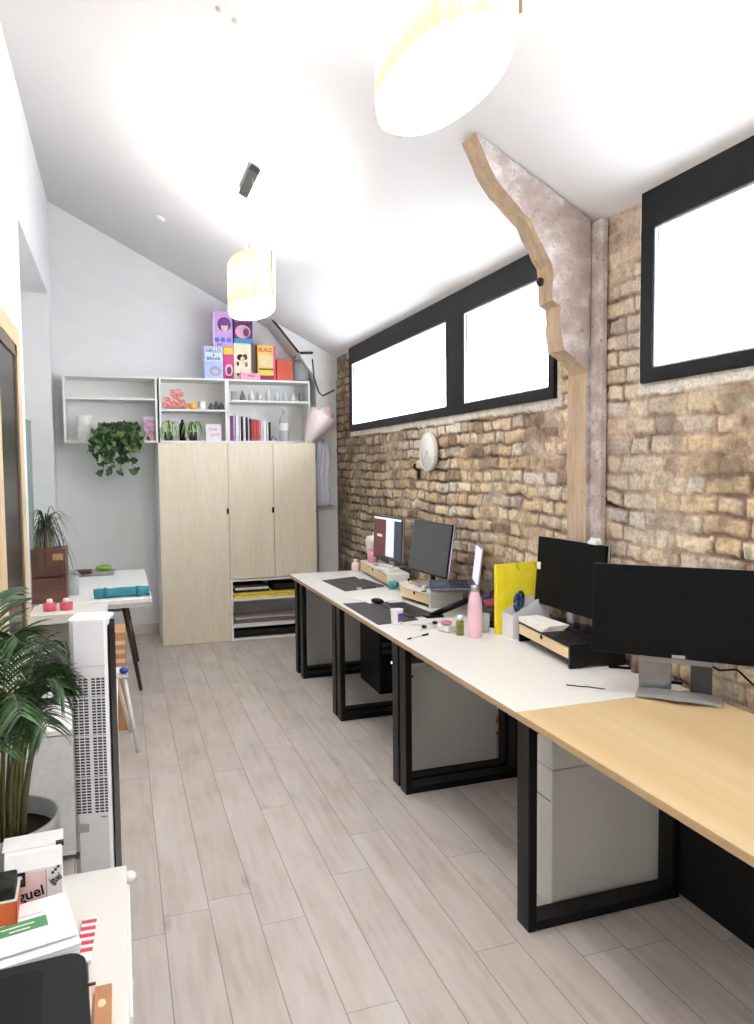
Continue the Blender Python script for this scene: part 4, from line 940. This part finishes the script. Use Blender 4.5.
t = T('white_jug', 'white rounded jug on the second cabinet seen through the palm', 'jug', (-.30, 3.38, .545)); O('jug_body', lathe(B(), [(.001, 0), (.035, 0), (.045, .05), (.04, .11), (.025, .15), (.03, .17), (.001, .17)], 24), M('#e6e8ee', .35), t); O('handle', tube(B(), [(.03, 0, .15), (.06, 0, .13), (.06, 0, .07), (.04, 0, .05)], .006, 8), M('#e6e8ee', .35), t)
t = T('ceramic_planter', 'large pale grey round pot at the left edge behind the palm', 'pot', (-.44, 3.42, .545)); O('pot_body', lathe(B(), [(.001, 0), (.08, 0), (.115, .08), (.12, .17), (.10, .24), (.06, .28), (.001, .29)], 32), M('#c7c8c2', .5), t)
t, X, Y = lowcab('cream topped open cabinet carrying the brown wooden chest', XL + .02, -.085, 4.66, 5.02, .74, CREAM, True, th=.055)
for k, (x, z, w, h, c, nm, lb) in enumerate(((-.24, .53, .09, .15, '#b57d3e', 'paper_bag', 'orange brown paper bag on the upper shelf of the open cabinet'), (-.36, .39, .10, .09, '#55465a', 'shoe_box', 'dark mauve box on the upper shelf of the open cabinet'),
                                     (-.2, .05, .13, .2, '#26211f', 'storage_crate', 'dark crate on the bottom shelf of the open cabinet'))):
    zz = .386 if z > .3 else .048
    t = T(nm, lb, 'bag' if 'bag' in nm else 'box', (x, 4.80, zz)); b = box(B(), -w / 2, w / 2, -.08, .12, 0, h, .006)
    O('body', b, M(c, .7, var=.15), t); O('flap', box(B(), -w / 2 + .002, w / 2 - .002, -.075, .0, h + .0005, h + .006), M(c, .6), t)
t = T('cardboard_box', 'orange striped cardboard box on the floor between cabinet and far table', 'box', (-.03, 4.80, 0)); O('carton', box(B(), -.05, .045, -.10, .16, 0, .60, .004), M('#b98a62', .7, var=.1), t)
for k in range(4): O('stripe', box(B(), -.047, .040, -.1015, -.1005, .36 + k * .055, .385 + k * .055), M('#e5c49f', .7), t)
# brown wooden chest with two tiers
t = T('wooden_chest', 'dark brown two tier wooden chest on the cream cabinet', 'chest', (-.44, 5.13, .7425), .0)
for k in range(2):
    O('tier', box(B(), -.085, .115, -.08, .15, .165 * k + .001, .165 * k + .160, .003), BROWNWOOD, t)
O('brass_plate', box(B(), .04, .10, -.083, -.0805, .27, .31), M('#a58455', .5), t); O('lid', box(B(), -.088, .118, -.083, .153, .326, .338, .002), BROWNWOOD, t)
for k, (x, lb) in enumerate(((-.405, 'red pink candle jar with white top, left of the pair'), (-.315, 'red pink candle jar with white top, right of the pair'))):
    t = T('candle_jar', lb, 'jar', (x, 4.80, .74), 0, 'red candle jars on the cream cabinet')
    O('jar_body', lathe(B(), [(.001, 0), (.036, 0), (.038, .045), (.001, .045)], 20), M('#c8505f', .4, var=.2), t); O('lid', lathe(B(), [(.001, .0455), (.02, .0455), (.015, .07), (.001, .072)], 20), M('#efe6e4', .4), t)
t = T('black_fern', 'arching dark grassy plant in a cream pot behind the chest', 'plant', (-.445, 5.15, 1.081))
O('pot', lathe(B(), [(.001, 0), (.05, 0), (.065, .11), (.058, .11), (.045, .01), (.001, .01)], 24, cap=False), M('#ddd0b4', .6), t, (-.01, .03, 0))
b = B(); rr = random.Random(11)
for k in range(90):
    a = rr.uniform(0, 6.28) if k % 2 else rr.uniform(-2.2, -.2); l = rr.uniform(.08, .22); up = rr.uniform(.10, .26)
    dx, dy = math.cos(a) * l, math.sin(a) * l * .7
    if dx < -.06: dx = -.06 + (dx + .06) * .15
    p = arc((0, 0, .1), (dx * .5, dy * .5, .1 + up), (dx, dy, .10 + rr.uniform(-.34, .12)), 8)
    strip(b, p, [.007, .008, .008, .008, .007, .006, .005, .004, .001], (-math.sin(a), math.cos(a), 0), .2, k % 2)
O('fronds', b, [LEAF_BLACK, M('#33402c', .5, var=.3)], t)
# far white table
t = T('trestle_table', 'white table with brown splayed legs against the far wall', 'table', (-.10, 5.8, 0))
O('table_top', box(B(), -.39, .285, -.77, .72, .712, .742, .004), M('#f3f4f4', .4), t)
O('table_rim', box(B(), -.38, .275, -.76, -.73, .685, .711), M('#c9cacc', .5), t)
LG = M('#4c372b', .5, var=.1)
for sx in (-1, 1):
    for (ya, yb) in ((-.45, -.62 + .9 if False else -.30), (.45, .55)):
        xa, xb = (.10, .21) if sx > 0 else (-.20, -.33)
        O('leg', tube(B(), [(xa, ya, .712), (xb, yb, .012)], .016, 10, .013), LG, t)
O('leg_stretcher', tube(B(), [(.155, -.37, .36), (.155, .50, .36)], .012, 8), LG, t)
O('under_shelf', box(B(), -.25, .12, -.4, .4, .60, .615), M('#9a9ea2', .5), t)
t = T('rolled_bag', 'rolled teal blue cloth bag on the far white table', 'bag', (.0, 5.13, .742), 0)
b = B(); tube(b, [(-.17, 0, .030), (-.14, 0, .033), (-.07, .004, .031), (0, 0, .036), (.07, -.003, .035), (.12, 0, .037), (.165, 0, .034), (.175, 0, .034)], .030, 18)
rr = random.Random(9)
for v in b.verts: v.co += Vector((0, rr.uniform(-.003, .003), rr.uniform(-.003, .002)))
O('roll', b, M('#2e7f8e', .8, var=.15, scale=25), t)
for x in (-.10, .10): 
    O('strap', tube(B(), [(x - .01, 0, .034), (x + .01, 0, .034)], .0345, 18), M('#23687a', .8), t)
t = T('magazine_stack', 'grey magazines with a dark red one on the far table', 'magazines', (-.20, 6.35, .742)); O('magazine', box(B(), -.13, .14, -.12, .10, 0, .012), M('#7f8380', .6), t); O('magazine', box(B(), -.12, .15, -.10, .11, .0125, .026), M('#9aa098', .6), t); O('magazine', box(B(), -.14, -.02, -.13, .05, .0265, .038), M('#5b2f35', .6), t)
simple('green_pouch', 'bright green soft pouch on the grey magazines', 'pouch', blob(B(), (0, 0, .022), (.06, .05, .022), .15, 6), M('#7fa33c', .7, var=.2), (-.13, 6.34, .772))
t = T('grey_cloth', 'crumpled grey cloth beside the magazines on the far table', 'cloth', (-.385, 6.20, .742)); O('cloth_bundle', blob(B(), (0, 0, .033), (.08, .07, .034), .3, 16), M('#8b8a8d', .8), t)
t = T('drinking_glass', 'clear drinking glass at the left of the far white table', 'glass', (-.30, 5.35, .742)); O('glass_wall', lathe(B(), [(.001, 0), (.03, 0), (.034, .13), (.032, .13), (.028, .006), (.001, .006)], 24, cap=False), glass('clear_drink', '#e9eeee', .4), t)
# white step stool with blue seat
t = T('folding_stool', 'white folding stool with a blue knob beside the tower fan', 'stool', (.0, 4.35, 0))
b = B(); tube(b, [(0, 0, .42), (.062, -.05, .005)], .012, 8); O('leg', b, WHITE, t); O('leg', tube(B(), [(-.05, .12, .42), (.03, .30, .005)], .012, 8), WHITE, t); O('leg', tube(B(), [(-.05, 0, .42), (-.06, -.05, .005)], .012, 8), WHITE, t)
O('seat', box(B(), -.10, .02, -.04, .14, .42, .445, .008), WHITE, t); O('blue_knob', blob(B(), (0, -.03, .465), (.024, .024, .02), .02, 3), M('#2b4fa5', .4), t)

# tower fan
t = T('tower_fan', 'tall white tower fan with black rear beside the palm', 'fan', (-.085, 2.28, 0), -.16)
FZ0, FZ1 = .05, 1.145; fw = .052
b = B(); prism(b, rrect(.16, .20, .06), 2, 0, .022); O('base', b, M('#dfe0de', .4), t); O('base_stem', lathe(B(), [(.04, .022), (.035, .05)], 24), M('#dfe0de', .4), t)
b = B(); pr = [(-fw, .05), (-fw, -.038), (-fw + .012, -.052), (fw - .012, -.052), (fw, -.038), (fw, -.02)]; 
b = B(); prism(b, [(-fw, .0), (-fw, -.04), (-fw + .014, -.055), (fw - .010, -.055), (fw - .002, -.045), (fw - .002, 0)], 2, FZ0, FZ1); O('front_shell', b, M('#e9eaec', .4, var=.01), t)
b = B(); prism(b, [(-fw - .001, .0005), (fw - .001, .0005), (fw + .001, -.043), (fw + .0035, -.043), (fw + .0035, .05), (fw - .02, .062), (-fw + .02, .062), (-fw - .001, .05)], 2, FZ0, FZ1 - .012); O('rear_shell', b, BLACK_PL, t)
b = B(); prism(b, rrect(.108, .120, .02, cy=.004), 2, FZ1 + .0003, FZ1 + .007); O('top_cap', b, M('#f2f3f5', .4), t)
b = B(); zt_, zb_ = .99, .60; nr = 46
cx = [-.042, -.027, -.012, .006, .021, .034]
for i in range(nr):
    z = zb_ + (zt_ - zb_) * i / nr
    for j, (xa, xb) in enumerate(((-.044, -.032), (-.029, -.018), (-.015, -.004), (.006, .016), (.019, .030), (.033, .041))): box(b, xa, xb, -.0556, -.0545, z, z + .0052)
O('grille', b, M('#37393c', .6), t); 
for z in (.70, .82, .93): O('grille_rib', box(B(), -.046, .042, -.0568, -.0557, z, z + .004), M('#dcdde0', .4), t)
for z, x0_, x1_, z1_, c in ((1.02, -.046, .044, 1.022, '#c2c3c6'), (.585, .02, .038, .589, '#9a9b9e'), (.545, -.044, -.012, .57, '#a7a8a6'), (.47, -.05, -.04, .49, '#5a5b5e')): O('marking', box(B(), x0_, x1_, -.0560, -.0553, z, z1_), M(c, .5), t)
# potted palm
t = T('potted_palm', 'large green palm in a round grey pot beside the tower fan', 'plant', (-.335, 2.215, 0))
O('pot', lathe(B(), [(.001, 0), (.11, 0), (.13, .12), (.148, .50), (.155, .60), (.155, .625), (.146, .625), (.140, .5), (.001, .5)], 48, cap=False), M('#929493', .55, var=.05), t)
O('soil', lathe(B(), [(.001, .58), (.145, .575), (.001, .585)], 32, cap=False), SOIL, t)
rr = random.Random(21)
def frond(k, az, reach, top, endz, lw, r0=.05, nleaf=22, leaf=.16, flat=.5):
    base = Vector((math.cos(az) * r0 * rr.uniform(.4, 1.4), math.sin(az) * r0 * rr.uniform(.4, 1.4), .57))
    d = Vector((math.cos(az), math.sin(az), 0)); side = Vector((-math.sin(az), math.cos(az), 0))
    p1 = base + d * reach * .25 + Vector((0, 0, (top - .57) * 1.05)); p2 = base + d * reach + Vector((0, 0, endz - .57))
    pts = arc(base, p1, p2, 22); b = B(); tube(b, pts, .005, 6, .0015, mi=1)
    for i in range(nleaf):
        tt = .40 + .60 * i / (nleaf - 1); q = tt * 22; j = min(int(q), 21); p = pts[j].lerp(pts[j + 1], q - j); tg = (pts[j + 1] - pts[j]).normalized()
        L = leaf * (1 - .55 * abs(tt - .6) / .4 * .8) * rr.uniform(.85, 1.1)
        for s in (-1, 1):
            out = (side * s * rr.uniform(.75, .95) + tg * .75 + Vector((0, 0, -.05))).normalized()
            e = p + out * L + Vector((0, 0, -L * rr.uniform(.1, .5))); m = p + out * L * .55 + Vector((0, 0, .01))
            for v in (m, e):
                if v.x < -.165: v.x = -.165 + (v.x + .165) * .05
            strip(b, arc(p, m, e, 4), [lw * .45, lw, lw, lw * .7, .001], tg, .25, rr.choice((0, 0, 2)))
    for v in b.verts:
        wx = v.co.x + t.location.x; wy = v.co.y + t.location.y
        if wx < -.50: v.co.x = -.50 - t.location.x
        if wx > -.15 and wy > 2.19: v.co.y = 2.19 - t.location.y
        if wx > -.075: v.co.x = -.075 + (wx + .075) * .1 - t.location.x
    O('frond', b, [LEAF_DARK, M('#56552c', .5, var=.2), M('#38562a', .45, var=.3)], t)
specs = [(-.5, .15, 1.08, 1.0), (.3, .17, 1.09, .99), (-1.2, .20, 1.12, .98), (1.1, .20, 1.12, 1.03), (2.0, .22, 1.22, 1.12), (-2.0, .22, 1.16, 1.00), (2.7, .16, 1.24, 1.12),
         (-.1, .15, 1.08, .98), (-.9, .17, 1.04, .92), (.8, .15, 1.05, 1.0), (-1.6, .22, 1.10, .94), (0.1, .11, 1.12, 1.08), (1.6, .2, 1.28, 1.20), (-2.5, .2, 1.20, 1.06),
         (-1.0, .12, 1.20, 1.14), (-1.9, .12, 1.24, 1.18), (-2.2, .24, 1.02, .86), (3.0, .12, 1.1, 1.0), (-1.4, .17, 1.0, .90), (2.3, .12, 1.3, 1.26)]
for k, sp_ in enumerate(specs): frond(k, sp_[0], sp_[1], sp_[2], sp_[3], rr.uniform(.006, .009), leaf=.13, nleaf=27)
b = B()
for k in range(9):
    a = k * .75; x, y = math.cos(a) * .06, math.sin(a) * .05; tube(b, arc((x, y, .57), (x * 1.2, y * 1.2, .75), (x * 1.8 + .01, y * 1.6, .90), 6), .008, 7, .005)
O('cane', b, M('#4d4a2a', .55, var=.3, scale=40), t)

# ------------------------------------------------------------------ things on the near cabinet (z .555)
NZ = .555
t = T('printed_carton', 'white printed carton with black lettering beside the palm pot', 'box', (-.212, 1.885, NZ), .06)
CW = M('#ecebea', .55, var=.02); CP = M('#e8cfcf', .55, var=.02); w, d, h = .06, .055, .14
b = B(); prism(b, [(-d, 0), (-d, h - .035), (-d + .02, h - .004), (-d + .028, h), (d, h), (d, 0)], 0, -w, w); O('carton_body', b, CW, t)
O('top_flap', box(B(), -w - .006, w + .004, -.024, .05, h + .0005, h + .003, .001), CW, t); O('torn_edge', box(B(), w - .012, w + .005, -.026, -.012, h - .004, h + .0045), M('#2b2b2b', .6), t)
O('printed_panel', box(B(), -w + .004, w * .42, -d - .0012, -d - .0002, .004, h - .04), CP, t)
text('iguel', .034, M('#1a1a1a', .5), t, (-.010, -d - .0022, .050), (RX, -.16, 0), bold=.0006); text('iguel', .024, M('#2a2a2a', .5), t, (w * .76, -d - .0022, .075), (RX, -.5, 0), bold=.0005, sx=.6)
O('badge', box(B(), -.040, -.017, -d - .0022, -d - .0014, .070, .104, .0004), M('#202020', .5), t); text('B', .022, M('#e8e8e8', .5), t, (-.0285, -d - .0032, .088), (RX, 0, 0), bold=.0008)
O('line_print', box(B(), w * .42, w * .45, -d - .002, -d - .0012, .01, h - .04), M('#8f8f8f', .5), t)
for k in range(3): O('ink_stroke', box(B(), w * .62 + .006 * k, w * .72 + .006 * k, -d - .0022, -d - .0012, .088 + k * .006, .094 + k * .006), M('#2e2e2e', .5), t)
t = T('orange_box', 'burnt orange box open at the top at the left edge', 'box', (-.325, 1.757, NZ), .04); OR = M('#c25a2b', .6, var=.05)
b = B(); w, d, h = .093, .045, .10
for (x0, x1, y0, y1) in ((-w, w, -d, -d + .003), (-w, w, d - .003, d), (-w, -w + .003, -d, d), (w - .003, w, -d, d)): box(b, x0, x1, y0, y1, 0, h)
O('box_walls', b, OR, t); O('box_bottom', box(B(), -w + .004, w - .004, -d + .004, d - .004, 0, .003), OR, t); O('white_edge', box(B(), -w - .001, w + .001, -d - .002, d, h + .0005, h + .003), M('#d8dad4', .6), t); O('dark_contents', box(B(), -w + .004, w - .004, -d + .004, d - .006, .08, h + .03, .004), M('#23251f', .8, var=.5), t)
t = T('brochure', 'white leaflet with a green printed band lying in front of the carton', 'leaflet', (-.205, 1.70, NZ + .046), .30, rot=(.10, 0, .22))
O('page', box(B(), -.16, .085, -.07, .085, 0, .0015), M('#f1f1f3', .6), t); O('green_band', box(B(), -.09, .035, -.012, .024, .0016, .0022), M('#4d8a5c', .6), t); O('blue_band', box(B(), -.15, -.10, -.012, .024, .0016, .0022), M('#4a6c8f', .6), t)
for k in range(2): O('printed_line', box(B(), -.055 + .015 * k, .01 - .01 * k, .008 - .013 * k, .012 - .013 * k, .0023, .0026), M('#dbe8de', .6), t)
O('grey_line', box(B(), -.08, .03, .036, .039, .0016, .002), M('#b9b9be', .6), t)
t = T('paper_pile', 'white envelopes under the green banded leaflet on the near cabinet', 'papers', (-.20, 1.685, NZ), .1)
for k in range(5): O('sheet', box(B(), -.14, .085, -.08, .03, .007 * k, .007 * k + .006), M('#ececef', .7), t, None, (0, 0, .03 * k))
t = T('striped_packet', 'narrow red and white striped packet beside the envelopes', 'packet', (-.092, 1.685, NZ), -.05)
O('packet', box(B(), -.016, .016, -.085, .075, 0, .01, .002), M('#f0e9e9', .5), t)
for k in range(5): O('stripe', box(B(), -.0155, .0155, -.055 + k * .026, -.042 + k * .026, .0101, .0108), M('#c23b49', .5), t, None, (0, 0, .0))
t = T('laptop_case', 'black laptop case with rounded corner at the bottom left', 'case', (-.246, 1.445, NZ + .0005), .07)
b = B(); prism(b, rrect(.33, .29, .035, 6), 2, 0, .035); bmesh.ops.bevel(b, geom=[e for e in b.edges if abs((e.verts[0].co.z - e.verts[1].co.z)) < 1e-5], offset=.004, segments=2, affect='EDGES'); O('shell', b, M('#1d1e20', .55, var=.08), t)
b = B(); prism(b, rrect(.235, .26, .02, 5, -.03, -.02), 2, .0352, .0365); O('raised_panel', b, M('#141517', .6, var=.08), t)
O('zip', tube(B(), [(.166, -.13, .018), (.166, .12, .018)], .003, 6), M('#3a3a3c', .4, .6), t)
t = T('notebook', 'brown kraft notebook at the bottom edge of the cabinet top', 'notebook', (-.058, 1.41, NZ), -.0)
O('cover', box(B(), -.013, .018, -.12, .098, 0, .012, .001), M('#a9754f', .7), t); O('gold_mark', blob(B(), (.0, .045, .0125), (.008, .012, .001), .2, 4, 2), M('#e2bf9a', .5), t)
t = T('pink_folder', 'thin pink edged folder between black case and kraft notebook', 'folder', (-.081, 1.40, NZ), 0); O('folder_body', box(B(), -.007, .006, -.12, .12, 0, .02, .001), M('#e9c8bb', .6), t); O('folder_clip', box(B(), -.006, .012, .10, .106, .0205, .023), M('#333333', .4, .6), t)

# ------------------------------------------------------------------ pieces that belong to a part go one level deeper
SUB = {'soil': 'pot', 'keys': 'keyboard_deck', 'trackpad': 'keyboard_deck', 'finger_hole': 'drawer_front', 'sticky_note': 'screen', 'maroon_panel': 'screen', 'page_panel': 'screen',
       'side_panel': 'screen', 'menu_bar': 'screen', 'banner': 'screen', 'maker_badge': 'housing', 'hour_hand': 'dial', 'minute_hand': 'dial', 'green_band': 'page', 'blue_band': 'page',
       'grey_line': 'page', 'printed_line': 'page', 'active_area': 'body', 'printed_patch': 'cup_body', 'grille_rib': 'grille', 'marking': 'front_shell', 'side_seam': 'body', 'lock': 'body',
       'drive_bay': 'front_panel', 'power_light': 'front_panel', 'brass_plate': 'tier', 'bottle_label': 'bottle_glass', 'print_patch': 'carton', 'print_band': 'carton', 'side_print': 'carton',
       'printed_panel': 'carton_body', 'badge': 'carton_body', 'line_print': 'carton_body', 'ink_stroke': 'carton_body', 'raised_panel': 'shell', 'gold_mark': 'cover', 'shade_seam': 'shade',
       'stripe': 'packet', 'strap': 'roll', 'edge_band': 'desktop', 'bolt': 'knee_brace', 'door_bead': 'door_panel', 'pane_bead': 'pane'}
SUB2 = {'stripe': 'carton', 'lettering': 'carton'}; SUB3 = {'lettering': 'carton_body'}
bpy.context.view_layer.update()
for o in [x for x in COL.objects if x.type == 'MESH' and x.parent is not None and x.parent.parent is None]:
    n = o.name.split('.')[0]
    for D in (SUB, SUB2, SUB3):
        if n in D:
            c = [p for p in o.parent.children if p.name.split('.')[0] == D[n] and p.matrix_basis == Matrix.Identity(4)]
            if c: o.parent = c[0]; break
